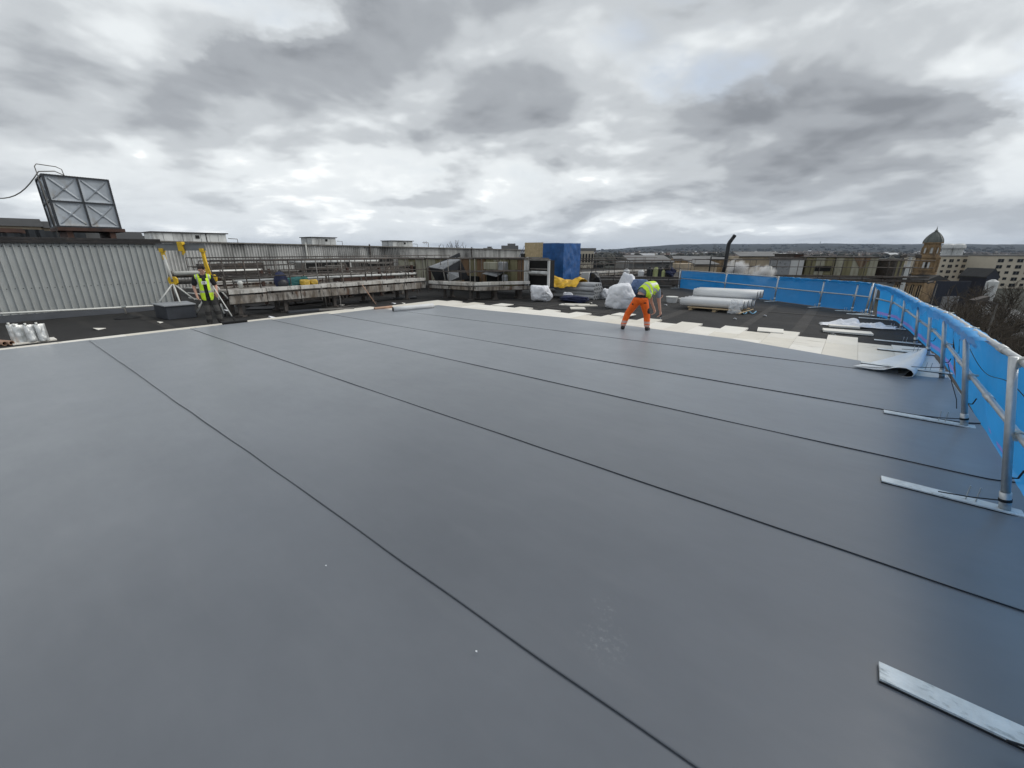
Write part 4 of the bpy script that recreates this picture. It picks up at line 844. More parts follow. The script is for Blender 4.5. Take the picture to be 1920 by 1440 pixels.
def sack(name, c, size, seed, m, label, cat='sack', amp=.28, top=1.0, group=None, n=72, mm=48, sharp=2.6, smooth=True):
    mb = MB(); c = Vector(c); vs = []; rr = random.Random(seed)
    planes = [(Vector((rr.gauss(0, 1), rr.gauss(0, 1), rr.gauss(0, .8))).normalized(), rr.uniform(.80, 1.12)) for _ in range(15)] + [(Vector(v), rr.uniform(.9, 1.0)) for v in ((1, 0, 0), (-1, 0, 0), (0, 1, 0), (0, -1, 0), (0, 0, 1))]
    for i in range(mm + 1):
        th = math.pi * i / mm
        for k in range(n):
            ph = 2 * math.pi * k / n; d = Vector((math.sin(th) * math.cos(ph), math.sin(th) * math.sin(ph), math.cos(th)))
            s = sum((max(0.0, pn.dot(d)) / ph_) ** 22 for pn, ph_ in planes) ** (-1 / 22)      # slack cloth pulled into soft facets
            q = d * 1.6 + Vector((seed * 5.3, seed * 2.1, 0)); w = amp * (.35 * noise.noise(q * .9) - .30 * (1 - abs(noise.noise(q * 1.1))) ** 9 - .16 * (1 - abs(noise.noise(q * 2.3 + Vector((3, 1, 4))))) ** 10 + .10 * noise.noise(q * 4))
            s = min(s, 1.35); p = Vector((d.x * size[0] / 2, d.y * size[1] / 2, d.z * size[2] / 2)) * s * (1 + w)
            z = max(p.z, -size[2] * .46); vs.append(c + Vector((p.x * (1.12 - .25 * top * (z / size[2] + .5)), p.y, z + size[2] * .46)))
    mb.add(vs, [(i * n + k, (i + 1) * n + k, (i + 1) * n + (k + 1) % n, i * n + (k + 1) % n) for i in range(mm) for k in range(n)])
    return tag(mb.build(name, m, smooth=smooth), label, cat, group)
sack('rubble_sack', onz(1008, 566) + Vector((-.05, .3, 0)), (1.0, .7, .72), 2, M_SACK, 'slumped white rubble sack in front of the louvred unit', group='white rubble sacks')
sack('rubble_sack', onz(1157, 580) + Vector((-.05, .45, 0)), (1.15, .9, 1.02), 5, M_SACK, 'largest white rubble sack beside the bending man', group='white rubble sacks', sharp=3.2, amp=.22)
sack('rubble_sack', onz(1150, 570) + Vector((-.15, 1.6, .0)), (.9, .8, 1.32), 9, M_SACK, 'white sack peaking up behind the largest sack', group='white rubble sacks', amp=.35, top=2.0)
sack('blue_sheet_bundle', onz(1178, 572) + Vector((.05, 1.1, .25)), (.95, .6, .75), 12, mat('faded_blue_sheet', (.10, .16, .30), .6, 0, .25, 5, .4, 14), 'bundle of faded blue sheet behind the bending man', 'sheet')
sack('black_bag', onz(1100, 556) + Vector((-.3, 1.3, .55)), (.62, .5, .55), 15, M_BLACKM, 'black bag perched behind the yellow tarpaulin', 'bag')
sack('navy_cloth_heap', onz(1075, 567) + Vector((0, .1, 0)), (1.6, .6, .30), 17, M_NAVY, 'heap of navy cloth lying before the grey rolls', 'cloth', amp=.5)
sack('pale_rag', onz(1065, 563) + Vector((0, 0, .14)), (.5, .3, .22), 18, M_SACK, 'pale crumpled rag on the navy cloth heap', 'cloth', amp=.5)
sack('polythene_heap', onz(1122, 560) + Vector((.3, .1, 0)), (.42, .4, .5), 19, M_SACK, 'small white polythene heap against the grey roll ends', 'polythene', amp=.5)
sack('teal_bag', onx(563, 533, -15.9) + Vector((-.1, 0, -.12)), (.35, .95, .42), 21, mat('teal_canvas', (.018, .12, .12), .7, 0, .2, 6, .3, 20), 'teal canvas bag on the long front walkway', 'bag', amp=.35, smooth=True)
e = empty('backpack', onx(528, 542, -15.75), 'upright black backpack leaning on the walkway rail beside the teal bag', 'backpack'); c = Vector(e.location) + Vector((.08, .0, 0))
mb = MB(); mb.blob(c + Vector((0, 0, .27)), (.15, .24, .33), 14, 10, .15, 3); mb.build('pack', M_NAVY, e, smooth=True); MB().blob(c + Vector((.12, 0, .18)), (.08, .18, .17), 12, 8, .1, 1).build('front_pocket', M_BLACKM, e, smooth=True)
MB().tube([c + Vector((-.02, -.08, .57)), c + Vector((0, 0, .66)), c + Vector((-.02, .08, .57))], .015, 6).build('grab_handle', M_RUBBER, e)
for i, (u, v) in enumerate(((571, 533), (588, 533))): sack('yellow_pouch', onx(u, v, -15.7) + Vector((0, 0, -.06)), (.3, .33, .26), 30 + i, mat('yellow_bag', (.55, .36, .04), .5, 0, .4, 9, .3, 20), ('yellow pouch on the walkway next to the teal bag', 'yellow pouch on the walkway, right hand one')[i], 'pouch', group='yellow pouches', amp=.3, smooth=True)
e = empty('paint_tin', onx(452, 540, -15.8), 'small pale tin standing on the left part of the walkway', 'tin'); MB().lathe(e.location + Vector((0, 0, -.02)), [(.06, 0), (.06, .13), (.075, .14), (.08, .2), (.05, .25)], 12).build('tin', M_WHITEP, e, smooth=True)
# offcuts before the grey rolls
for i, (u, v, sx, sy, rz, lab) in enumerate([(1082, 571, 1.0, .35, .5, 'upper cream offcut of the heap before the navy cloth'), (1068, 572, .8, .3, .1, 'left cream offcut of the heap before the navy cloth'), (1098, 573, .9, .3, .75, 'right cream offcut of the heap before the navy cloth'), (1083, 578, .55, .5, .62, 'square cream offcut lying apart before the navy cloth')]):
    tag(MB().box(onz(u, v, FELT + .025 + .02 * (i == 0)), (sx, sy, .035), rz).build('offcut_board', M_BOARD[i % 3]), lab, 'board', 'cream offcuts before the cloth heap')
# white membrane rolls on a pallet
e = empty('pallet', (-3.75, 17.2, FELT), 'wooden pallet under the white membrane rolls', 'pallet')
for k in range(7): y = 16.25 + k * .33; MB().span(-4.6, -2.85, y, y + .14, FELT + .10, FELT + .122).build('deck_board', M_WOOD, e)
for x in (-4.55, -3.73, -2.95):
    for y in (16.3, 17.2, 18.2): MB().span(x, x + .12, y, y + .16, FELT + .02, FELT + .10).build('block', M_WOOD, e)
    MB().span(x, x + .11, 16.25, 18.4, FELT, FELT + .02).build('bottom_board', M_WOOD, e)
M_RW = mat('white_roll', (.66, .67, .67), .55, 0, .05, 3, .1, 20, dirt=((.40, .41, .42), .18, 3, (.5, 2, 2)))
M_RE = mat('dark_roll_end', (.045, .047, .05), .6, 0, .3, 20, .3, 60)
def mroll(a, b, r, label):
    a, b = Vector(a), Vector(b); t = (b - a).normalized(); ee = empty('membrane_roll', ((a.x + b.x) / 2, (a.y + b.y) / 2, min(a.z, b.z) - r), label, 'roll', 'white membrane rolls')
    mb = MB(); mb.tube([a, a.lerp(b, .3), a.lerp(b, .7), b], [r, r * 1.01, r * .995, r], 22); mb.build('wrapping', M_RW, ee, smooth=False)
    for p in ee.children[-1].data.polygons: p.use_smooth = len(p.vertices) == 4
    for p, s in ((a, -1), (b, 1)): MB().tube([p, p + t * (.004 * s)], r * .93, 20).build('wound_end', M_RE, ee); MB().tube([p + t * (.003 * s), p + t * (.008 * s)], r * .30, 12).build('core', M_DARK, ee)
    return ee
PN = ['front', 'second', 'third', 'back']
for k in range(4): mroll((-4.92 + .03 * k, 16.48 + k * .36, FELT + .275), (-2.80 + .06 * k, 16.62 + k * .36, FELT + .275), .152, 'white membrane roll on the pallet, lower layer, %s' % PN[k])
for k in range(3): mroll((-4.75, 17.42 + k * .36, FELT + .555), (-2.58 + .04 * k, 17.56 + k * .36, FELT + .555), .152, 'white membrane roll on the pallet, upper layer, %s' % PN[(0, 1, 3)[k]])
mb = MB()
def film(a, b): x = -3.15 + .38 * a + .1 * fn((b * 4, a, 1)); s = b * 1.7; return Vector((x - .05 * b, 16.36 - .12 * math.sin(min(s, 1.6)) - .16 * max(0, b - .6) + .05 * fn((a * 5, b * 5, 2)), FELT + .47 - .46 * b ** 1.3 + .03 * fn((a * 4, b * 6, 5))))
mb.grid(film, 14, 20); tag(mb.build('polythene_film', M_POLY, smooth=True), 'torn clear film hanging off the front white roll on the pallet', 'polythene')
cp = [onz(1392 + 3.2 * k, 586 + 2.5 * math.sin(k * 1.3), FELT + .02 + .03 * abs(math.sin(k * 2.1))) for k in range(9)]
tag(MB().tube(cp, .022, 6).build('blue_rope', mat('pale_blue_rope', (.16, .36, .52), .6, 0, .2, 20), smooth=True), 'pale blue rope end trailing from the pallet', 'rope')
tag(MB().tube([onz(1385, 588, .0), onz(1412, 580, .03)], .02, 6).build('timber_batten', M_WOOD), 'thin timber batten leaning at the front corner of the pallet', 'batten')
# white roll lying on the membrane's far left corner and a cardboard core beside it
mroll(onz(737, 580, .085), onz(812, 573, .085), .085, 'slim white roll lying on the far left corner of the membrane')
hollow_tube(onz(702, 578.5, .04), onz(735, 575, .04), .045, M_CARD, 'brown cardboard core beside the slim white roll', inner=M_DARK)
a, b = onz(705, 571), onx(679, 534, -15.35); tag(MB().tube([a, b], .018, 8).build('wooden_pole', M_CARD, smooth=True), 'pale wooden pole leaning against the long walkway', 'pole')
# loose boards, polythene and litter on the felt
for i, (u, v, sx, sy, rz, lab) in enumerate([(1588, 622, 1.05, .42, .12, 'long cream offcut in front of the crumpled polythene near the guardrail'), (1582, 612, .7, .25, .2, 'narrow cream offcut partly under the crumpled polythene'), (1576, 620, .25, .2, .5, 'small cream scrap left of the crumpled polythene')]):
    tag(MB().box(onz(u, v, FELT + .03 + .012 * (i == 0)), (sx, sy, .045), rz).build('offcut_board', M_BOARD[1]), lab, 'board', 'cream offcuts by the polythene')
mb = MB(); c0 = onz(1607, 612)
def crum(a, b): s = (a - .5) * 2; q = (b - .5) * 2; e_ = max(0, 1 - (s * s + q * q * .9)); return c0 + Vector((s * .85 + .15 * fn((s * 3, q * 3, 1)), q * .38 + .2 * s + .12 * fn((s * 4, q * 2, 4)), .03 + .24 * e_ * abs(fn((s * 2.6, q * 2.6, 7)) + .35) + .06 * fn((s * 7, q * 7, 2)) * e_))
mb.grid(crum, 40, 26); tag(mb.build('crumpled_polythene', M_SACK, smooth=False), 'crumpled white polythene sheet lying near the guardrail', 'polythene')
for i, (u, v, s, lab) in enumerate([(1259, 567, .24, 'white tub of adhesive left of the pallet'), (1279, 567, .16, 'smaller white tub at the corner of the pallet')]):
    p = onz(u, v); e = empty('adhesive_tub', p, lab, 'tub', 'white adhesive tubs'); MB().lathe(p, [(s * .85, 0), (s, s * .9)], 16).build('tub', M_RW, e, smooth=False); MB().lathe(p + Vector((0, 0, s * .9)), [(s * 1.05, 0), (s * 1.05, .03), (s * .95, .035)], 16).build('lid', M_WHITEP, e)
LN = ['white scrap by the broom head', 'white scrap beside the slim white roll', 'pale scrap left of the slim white roll', 'pale scrap at the foot of the pale clad wall', 'white scrap on the felt right of the pallet', 'white scrap by the loose boards near the guardrail',
      'tiny white scrap behind the white tubs', 'pale scrap of felt under the long walkway', 'pale scrap under the walkway near its left end', 'white scrap left of the standing man on the felt', 'white scrap in front of the pallet', 'white scrap beside the square cream offcut']
for i, (u, v, s) in enumerate([(511, 598, .28), (756, 570, .18), (738, 570, .2), (185, 618, .30), (1434, 593, .12), (1562, 629, .14), (1248, 573, .14), (640, 573, .25), (425, 583, .3), (300, 606, .16), (1378, 599, .10), (1108, 569, .12)]):
    p = onz(u, v); q = MB(); q.slab([p + Vector((s * .5, -.1 * s, .005)), p + Vector((.2 * s, .5 * s, .02)), p + Vector((-.5 * s, .3 * s, .006)), p + Vector((-.45 * s, -.3 * s, .03)), p + Vector((0, -.35 * s, .05 + .05 * (i == 0)))], (0, 0, .012)); tag(q.build('litter_scrap', M_SACK if i % 2 == 0 else M_BOARD[1]), LN[i], 'litter', 'scraps lying on the felt roof')
for i, (u, v, sx, sy, rz, lab) in enumerate([(572, 583, 1.1, .35, 1.3, 'dark torn felt piece under the middle of the long walkway'), (490, 578, .9, .5, .9, 'dark felt offcut under the left end of the long walkway'), (632, 580, 1.2, .25, 1.0, 'grey plank lying under the long walkway'), (760, 558, 1.0, .4, 1.1, 'dark board lying beneath the corner walkway'), (480, 573, .6, .5, .2, 'black rubber mat heap by the walkway end')]):
    tag(MB().box(onz(u, v, FELT + .03 + .01 * i), (sx, sy, .05), rz, .05).build('felt_offcut', (M_FLASH, M_BLACKM, M_GREYST, M_BLACKM, M_RUBBER)[i]), lab, 'felt offcut', 'dark offcuts under the walkway')
for i, (u, v, ln) in enumerate([(612, 575, 6), (640, 578, 5)]):
    cp = [onz(u + k * 12, v + 3 * math.sin(k * 1.1 + i), FELT + .02) for k in range(ln)]; cp = [onx(u - 12, 530, -15.5), onx(u - 2, 560, -15.3)] + cp
    tag(MB().tube(cp, .012, 5).build('hanging_cable', M_GREYST, smooth=True), ('grey cable hanging from the walkway and trailing on the felt', 'second grey cable trailing on the felt towards the cardboard core')[i], 'cable')
# ================================================================ beyond the roof: lower roofs, town, tower, trees, hills
GZ = -14.0
M_GROUND = mat('town_ground', (.040, .042, .034), .95, 0, .35, .02, 0, 1, spec=.15, dirt=[((.065, .062, .056), .4, .05, (1, 1, 1)), ((.035, .04, .028), .4, .012, (1, 1, 1))])
M_ROAD = mat('asphalt', (.060, .060, .062), .9, 0, .2, .3, .2, 20, spec=.2)
M_HILL = mat('hill_moor', (.026, .028, .026), .95, 0, .4, .0016, 0, 1, spec=.1, dirt=[((.042, .043, .034), .4, .0022, (1, 1, 1)), ((.028, .031, .027), .45, .005, (1, 1, 1))])
M_FARROOF = mat('grey_far_roof', (.17, .17, .17), .8, 0, .25, .2, .1, 2)
M_BEIGE = mat('beige_render', (.54, .485, .39), .85, 0, .08, .2, 0, 1, dirt=((.36, .33, .27), .3, .3, (1, 1, .3)))
M_SANDST = mat('weathered_sandstone', (.28, .19, .10), .9, 0, .3, .8, .3, 5, dirt=[((.08, .06, .045), .46, .45, (1, 1, .5)), ((.36, .26, .15), .3, .7, (1, 1, .4))])
M_LEAD = mat('lead_dome', (.105, .115, .105), .6, .1, .25, .9, .1, 8)
M_BARK = mat('bare_bark', (.042, .034, .027), .95, 0, .3, 3)
M_TWIG = mat('bare_twigs', (.070, .056, .042), .95, 0, .35, .5)
M_NAVYP = mat('navy_hoarding', (.010, .014, .028), .5, 0, .3, .3)
E_ = lambda u, v, r: ond(u, v, r)
# ground, road
mb = MB(); mb.add([(-9000, -9000, GZ), (9000, -9000, GZ), (9000, 9000, GZ), (-9000, 9000, GZ)], [(0, 1, 2, 3)]); struct(mb.build('ground', M_GROUND, loc=(0, 0, GZ)))
rp = [onz(2100, 690, GZ), onz(1905, 640, GZ), onz(1830, 575, GZ), onz(1770, 560, GZ), onz(1690, 548, GZ)]
mb = MB(); w = 5.0; vs = []
for i, p in enumerate(rp):
    t = (rp[min(i + 1, 4)] - rp[max(i - 1, 0)]).normalized(); s = Vector((-t.y, t.x, 0)); vs += [p + s * w + Vector((0, 0, .05)), p - s * w + Vector((0, 0, .05))]
mb.add(vs, [(2 * i, 2 * i + 1, 2 * i + 3, 2 * i + 2) for i in range(4)]); struct(mb.build('road', M_ROAD))
for sg in (1, -1):
    mb = MB(); vs = []
    for i, p in enumerate(rp):
        t = (rp[min(i + 1, 4)] - rp[max(i - 1, 0)]).normalized(); s = Vector((-t.y, t.x, 0)) * sg; vs += [p + s * w + Vector((0, 0, .18)), p + s * (w + 2.4) + Vector((0, 0, .18)), p + s * w + Vector((0, 0, .0))]
    mb.add(vs, [(3 * i, 3 * i + 1, 3 * i + 4, 3 * i + 3) for i in range(4)] + [(3 * i + 2, 3 * i, 3 * i + 3, 3 * i + 5) for i in range(4)]); struct(mb.build('pavement', mat('pavement_slabs', (.11, .11, .108), .9, 0, .15, .5, spec=.2)))
e = empty('host_building', (-20, 10, GZ), 'large building whose flat roof is being recovered', 'building')
mb = MB(); mb.prism([(RX1 - .03, -13.9), (RX1 - .03, 19.2), (-8.5, 27.45), (-8.5, 45.9), (-74.9, 45.9), (-74.9, -13.9)], GZ, -.92); mb.build('wall', mat('brown_brickwork', (.17, .11, .08), .9, 0, .2, 1.5, .2, 10), e)
# hills: polar sheet rising to a ridge
def hill_z(az, r):
    q = min(1, max(0, (az - .12) / .28)); q = q * q * (3 - 2 * q)
    el = -.0012 + .0138 * q - .0035 * min(1, max(0, (az - .62) / .2)) + .0010 * fn((az * 6, 1, 0))
    t = min(1, max(0, (r - 2500) / 4600)); t = t * t * (3 - 2 * t)
    return GZ + (EYE + el * r * 1.0 - GZ) * t + (9 * fn((az * 30, r * .0009, 0)) + 4 * fn((az * 110, r * .003, 4)) + 2.5 * fn((az * 320, r * .01, 7))) * t * (1 if r < 9500 else 0)
mb = MB(); NA, NR = 420, 26
for i in range(NA + 1):
    az = -1.5 + 3.0 * i / NA
    for j in range(NR + 1):
        r = 2400 + 5400 * (j / NR); dv = HF * math.cos(az) + HR * math.sin(az); mb.v.append(Vector((dv.x * r, dv.y * r, hill_z(az, r) if j else GZ - 1)))
for i in range(NA):
    for j in range(NR): a = i * (NR + 1) + j; mb.f.append([a, a + NR + 1, a + NR + 2, a + 1]); mb.mi.append(0)
struct(mb.build('hills', M_HILL, smooth=True, loc=(0, 0, GZ)), 'long low hills on the skyline')
# distant housing and woods, past counting
rn = random.Random(11); mb = MB()
def house(mb, p, w, d, h, rz, mi, ri):
    c, s = math.cos(rz), math.sin(rz); q = lambda x, y, z: p + Vector((x * c - y * s, x * s + y * c, z)); mb.cur = mi
    mb.add([q(-w, -d, 0), q(w, -d, 0), q(w, d, 0), q(-w, d, 0), q(-w, -d, h), q(w, -d, h), q(w, d, h), q(-w, d, h)], [(0, 1, 5, 4), (1, 2, 6, 5), (2, 3, 7, 6), (3, 0, 4, 7)]); mb.cur = ri
    mb.add([q(-w, -d, h), q(w, -d, h), q(w, d, h), q(-w, d, h), q(-w, 0, h * 1.6), q(w, 0, h * 1.6)], [(0, 1, 5, 4), (2, 3, 4, 5), (1, 2, 5), (3, 0, 4)])
for k in range(5600):
    az = rn.uniform(-.25, 1.75); r = 750 + 2900 * rn.random() ** .8
    if fn((az * 9, r * .0011, 3)) < .08 and rn.random() < .95: continue
    dv = HF * math.cos(az) + HR * math.sin(az); p = Vector((dv.x * r, dv.y * r, hill_z(az, r) - 1 if r > 2400 else GZ))
    big = rn.random() < .05; house(mb, p, rn.uniform(4, 9) * (3 if big else 1), rn.uniform(3, 5) * (1.5 if big else 1), rn.uniform(4, 7), rn.choice((0, 1.57, .6, .4)) + HEAD, rn.choice((0, 0, 1, 1, 2)), 3 if not big else 4)
mb.cur = 0
far_h = mb.build('distant_housing', [mat('far_white_render', (.62, .61, .58), .9), mat('far_cream_render', (.50, .44, .35), .9), mat('far_brown_brick', (.20, .13, .10), .9), mat('far_dark_tile', (.09, .075, .068), .9), mat('far_pale_roof', (.50, .51, .52), .8)], loc=(0, 0, GZ))
tag(far_h, 'scattered white and brown houses across the distant hillside', 'housing', kind='stuff')
mb = MB()
for k in range(4200):
    az = rn.uniform(-.25, 1.75); r = 420 + 5200 * rn.random() ** 1.7; dv = HF * math.cos(az) + HR * math.sin(az)
    p = Vector((dv.x * r, dv.y * r, hill_z(az, r) - 1 if r > 2400 else GZ))
    if fn((az * 11, r * .0015, 8)) < -.02: continue
    s = rn.uniform(3.5, 7) * (1 + r / 4000); mb.blob(p + Vector((0, 0, s * .5)), (s * rn.uniform(.8, 1.6), s * rn.uniform(.8, 1.6), s * rn.uniform(.6, .95)), 6, 4, .6, k)
tag(mb.build('distant_woods', mat('far_woodland', (.034, .033, .026), .95, 0, .4, .02), loc=(0, 0, GZ)), 'dark wooded patches between the distant houses', 'woods', kind='stuff')
# blocks of flats far off, each with window bands
def tower_block(label, u0, u1, vt, r, m, floors, bays, depth=14):
    a, b = ond(u0, 470, r), ond(u1, 470, r); a.z = b.z = 0; d = (b - a).normalized(); nb = Vector((-d.y, d.x, 0)); zt_ = ond((u0 + u1) / 2, vt, r).z; L_ = (b - a).length; z3 = lambda p, z: (p.x, p.y, z)
    e = empty('tower_block', (a + b) / 2 + Vector((0, 0, GZ)), label, 'flats', 'distant tower blocks'); MB().slab([z3(a, GZ), z3(b, GZ), z3(b, zt_), z3(a, zt_)], nb * depth).build('wall', m, e)
    for k in range(bays):
        p = a + d * (L_ * (k + .5) / bays); wd = L_ / bays * .28
        for f in range(floors):
            zz = lerp(GZ, zt_, (f + .55) / floors); hh = (zt_ - GZ) / floors * .28; MB().slab([z3(p - d * wd - nb * .1, zz - hh), z3(p + d * wd - nb * .1, zz - hh), z3(p + d * wd - nb * .1, zz + hh), z3(p - d * wd - nb * .1, zz + hh)], -nb * .1).build('window', M_GLASS, e)
    MB().slab([z3(a - d * .5, zt_), z3(b + d * .5, zt_), z3(b + d * .5, zt_ + .8), z3(a - d * .5, zt_ + .8)], nb * depth).build('roof', M_FARROOF, e)
M_BUFF = mat('buff_block', (.50, .44, .36), .85, 0, .05, .1)
tower_block('left one of the pale striped tower blocks below the hills', 1240, 1250, 479, 1250, M_BUFF, 6, 3); tower_block('middle pale striped tower block below the hills', 1251, 1261, 479, 1260, M_BUFF, 6, 3)
tower_block('separate white striped tower block right of the pair below the hills', 1274, 1285, 480, 1250, mat('white_block', (.66, .65, .62), .8, 0, .05, .1), 6, 3)
tower_block('flat topped beige building just right of the blue tarpaulin', 1086, 1114, 471, 120, M_BEIGE, 4, 5, 8)
# twin white stacks behind the flats
for k, u in enumerate((1776, 1796)):
    p = ond(u, 470, 700); p.z = GZ; e = empty('white_stack', p, ('left of the twin white stacks behind the beige flats', 'right of the twin white stacks behind the beige flats')[k], 'stack', 'twin white stacks'); zt_ = ond(u, 463, 700).z
    MB().lathe(p, [(5, 0), (4.6, zt_ - GZ - 4), (4.6, zt_ - GZ - 2)], 12).build('shaft', M_PANELW, e); MB().lathe(p + Vector((0, 0, zt_ - GZ - 2)), [(5.6, 0), (6, 1), (5.2, 4), (3, 5.5)], 12).build('head', M_PANELW, e)
# --- beige apartment blocks with real window openings
def flats(label, u0, r0, u1, r1, vt, floors, bays, seed, depth=14, group='beige flats'):
    a, b = ond(u0, 470, r0), ond(u1, 470, r1); a.z = b.z = 0; d = (b - a).normalized(); nb = Vector((-d.y, d.x, 0)); zt_ = ond(u0, vt, r0).z; L_ = (b - a).length; rr = random.Random(seed)
    e = empty('apartment_block', (a + b) / 2 + Vector((0, 0, GZ)), label, 'flats', group); z3 = lambda p, z: (p.x, p.y, z); fh = (zt_ - .8 - GZ) / floors
    MB().slab([z3(a, GZ), z3(b, GZ), z3(b, zt_), z3(a, zt_)], nb * depth).build('wall', M_BEIGE, e)
    MB().slab([z3(a - d * .3 - nb * .3, zt_), z3(b + d * .3 - nb * .3, zt_), z3(b + d * .3 - nb * .3, zt_ + .5), z3(a - d * .3 - nb * .3, zt_ + .5)], nb * (depth + .6)).build('roof', M_FARROOF, e)
    bw = L_ / bays
    for k in range(bays):
        wide = (k % 2 == 0); wd = bw * (.31 if wide else .20); p = a + d * (bw * (k + .5))
        for f in range(floors):
            z0, z1 = GZ + f * fh + fh * (.28 if wide else .42), GZ + f * fh + fh * .84
            wn = MB().slab([z3(p - d * wd - nb * .04, z0), z3(p + d * wd - nb * .04, z0), z3(p + d * wd - nb * .04, z1), z3(p - d * wd - nb * .04, z1)], -nb * .06).build('window', M_GLASS, e)
            if wide: MB().slab([z3(p - d * .06 - nb * .10, z0), z3(p + d * .06 - nb * .10, z0), z3(p + d * .06 - nb * .10, z1), z3(p - d * .06 - nb * .10, z1)], -nb * .05).build('mullion', M_FARROOF, wn)
    return e
flats('beige apartment block directly right of the domed tower', 1757, 285, 1822, 300, 481, 5, 5, 1)
flats('set back middle wing of the beige flats with slim windows', 1822, 302, 1872, 312, 484, 5, 5, 2)
flats('beige apartment block at the right edge of view', 1874, 285, 1985, 300, 480, 5, 6, 3)
# dark gabled house with a silver silo before the flats
p = ond(1862, 520, 200); p.z = GZ
e = empty('dark_house', p, 'dark gabled house in front of the beige flats', 'house'); c = Vector(p); z3 = lambda x, z: c + HR * x + Vector((0, 0, z))
ht = ond(1862, 506, 200).z - GZ; MB().slab([z3(-1.9, 0), z3(1.9, 0), z3(1.9, ht * .80), z3(0, ht), z3(-1.9, ht * .80)], HF * 8).build('gable', M_NAVYP, e); MB().slab([z3(-2.2, ht * .76), z3(0, ht + .15), z3(2.2, ht * .76), z3(2.2, ht * .80), z3(0, ht + .4), z3(-2.2, ht * .80)], HF * 8.4).build('roof', M_SLATE, e)
p = ond(1861, 530, 175); p.z = GZ; hh = ond(1861, 524, 175).z - GZ; e = empty('silo', p, 'pale silver silo in front of the dark gabled house', 'silo'); MB().lathe(p, [(1.25, 0), (1.25, hh * .93), (.4, hh)], 16).build('drum', M_PANELW, e, smooth=False)
# navy hoarding with a low wall, and other sheds
for k, (u0, u1, vt, r, lab, m_) in enumerate([(1757, 1822, 527, 172, 'long navy blue hoarding below the beige flats', M_NAVYP), (1770, 1800, 556, 150, 'low grey boundary wall beside the road', M_FARROOF), (1540, 1640, 506, 150, 'low grey shed roof beyond the far sheeting, left one', M_FARROOF), (1625, 1708, 502, 190, 'low grey shed roof left of the domed tower', M_FARROOF), (1180, 1262, 492, 110, 'long grey roofed shed beyond the far walkway', M_FARROOF), (1262, 1420, 486, 260, 'brown brick building under the distant hillside', M_SANDST), (1385, 1470, 481, 170, 'brown rough building left of the stained plant row', M_STONE), (1300, 1345, 496, 130, 'small brown brick shed left of the black flue', M_STONE)]):
    a, b = ond(u0, vt, r), ond(u1, vt, r * 1.03); zt_ = (a.z + b.z) / 2; a.z = b.z = 0; d = (b - a).normalized(); nb = Vector((-d.y, d.x, 0)); e = empty('hoarding' if k == 0 else ('boundary_wall' if k == 1 else 'shed'), (a + b) / 2 + Vector((0, 0, GZ)), lab, 'hoarding' if k == 0 else 'wall' if k == 1 else 'building', 'low sheds beyond the roof' if k > 1 else None)
    n = 10; 
    for q in range(n): p, s = a.lerp(b, q / n), a.lerp(b, (q + 1) / n - .003); MB().slab([(p.x, p.y, GZ), (s.x, s.y, GZ), (s.x, s.y, zt_), (p.x, p.y, zt_)], nb * (.3 if k < 2 else 14)).build('panel' if k < 2 else 'wall_bay', m_, e)
    if k > 1: MB().slab([(a.x - nb.x, a.y - nb.y, zt_), (b.x - nb.x, b.y - nb.y, zt_), (b.x + nb.x * 7, b.y + nb.y * 7, zt_ + 1.4), (a.x + nb.x * 7, a.y + nb.y * 7, zt_ + 1.4)], (0, 0, .2)).build('roof', M_FARROOF, e)
# --- domed stone tower
TWR = ond(1745, 470, 200); TWR.z = GZ; S_ = .171
e = empty('domed_tower', TWR, 'old sandstone tower with a ribbed lead dome and finial', 'tower')
tz = lambda v: EYE + (470 - v) * S_
def octa(r, z0, z1, m, name, r1=None, parent=e, n=8): return MB().lathe(TWR - Vector((0, 0, GZ)), [(r, z0), (r1 or r, z1)], n, R(22.5)).build(name, m, parent)
prof = [(2.45, tz(455.5)), (2.42, tz(453)), (2.25, tz(449.5)), (1.85, tz(445)), (1.28, tz(440.5)), (.66, tz(437)), (.22, tz(435))]
dome = MB().lathe(TWR - Vector((0, 0, GZ)), prof, 16, 0).build('dome', M_LEAD, e)
for k in range(8):
    an = k * math.pi / 4; MB().tube([TWR - Vector((0, 0, GZ)) + Vector((math.cos(an) * (r + .04), math.sin(an) * (r + .04), z)) for r, z in prof], .10, 5).build('dome_rib', M_LEAD, dome)
MB().lathe(TWR - Vector((0, 0, GZ)), [(.25, tz(435)), (.55, tz(433.6)), (.2, tz(432.4)), (.12, tz(430)), (.03, tz(426))], 8).build('finial', M_LEAD, dome)
octa(2.7, tz(457), tz(455), M_SANDST, 'cornice'); octa(2.15, tz(478), tz(457), M_SANDST, 'belfry'); octa(2.6, tz(481), tz(477.5), M_SANDST, 'string_course')
for k in range(8):
    an = R(45) * k; dv = Vector((math.cos(an), math.sin(an), 0)); tv = Vector((-dv.y, dv.x, 0)); c = TWR - Vector((0, 0, GZ)) + dv * 2.0
    if dv.dot(-TWR) < -20: continue
    q = lambda x, z: c + tv * x + Vector((0, 0, z)) + dv * .03
    wn = MB().slab([q(-.34, tz(475)), q(.34, tz(475)), q(.34, tz(466)), q(.18, tz(464)), q(-.18, tz(464)), q(-.34, tz(466))], dv * .06).build('louvre_window', M_PANELW, e)
    MB().slab([q(-.52, tz(476)), q(-.36, tz(476)), q(-.36, tz(465)), q(-.52, tz(465))], dv * .25).slab([q(.36, tz(476)), q(.52, tz(476)), q(.52, tz(465)), q(.36, tz(465))], dv * .25).slab([q(-.52, tz(464.5)), q(.52, tz(464.5)), q(.5, tz(462.4)), q(-.5, tz(462.4))], dv * .25).build('surround', M_SANDST, wn)
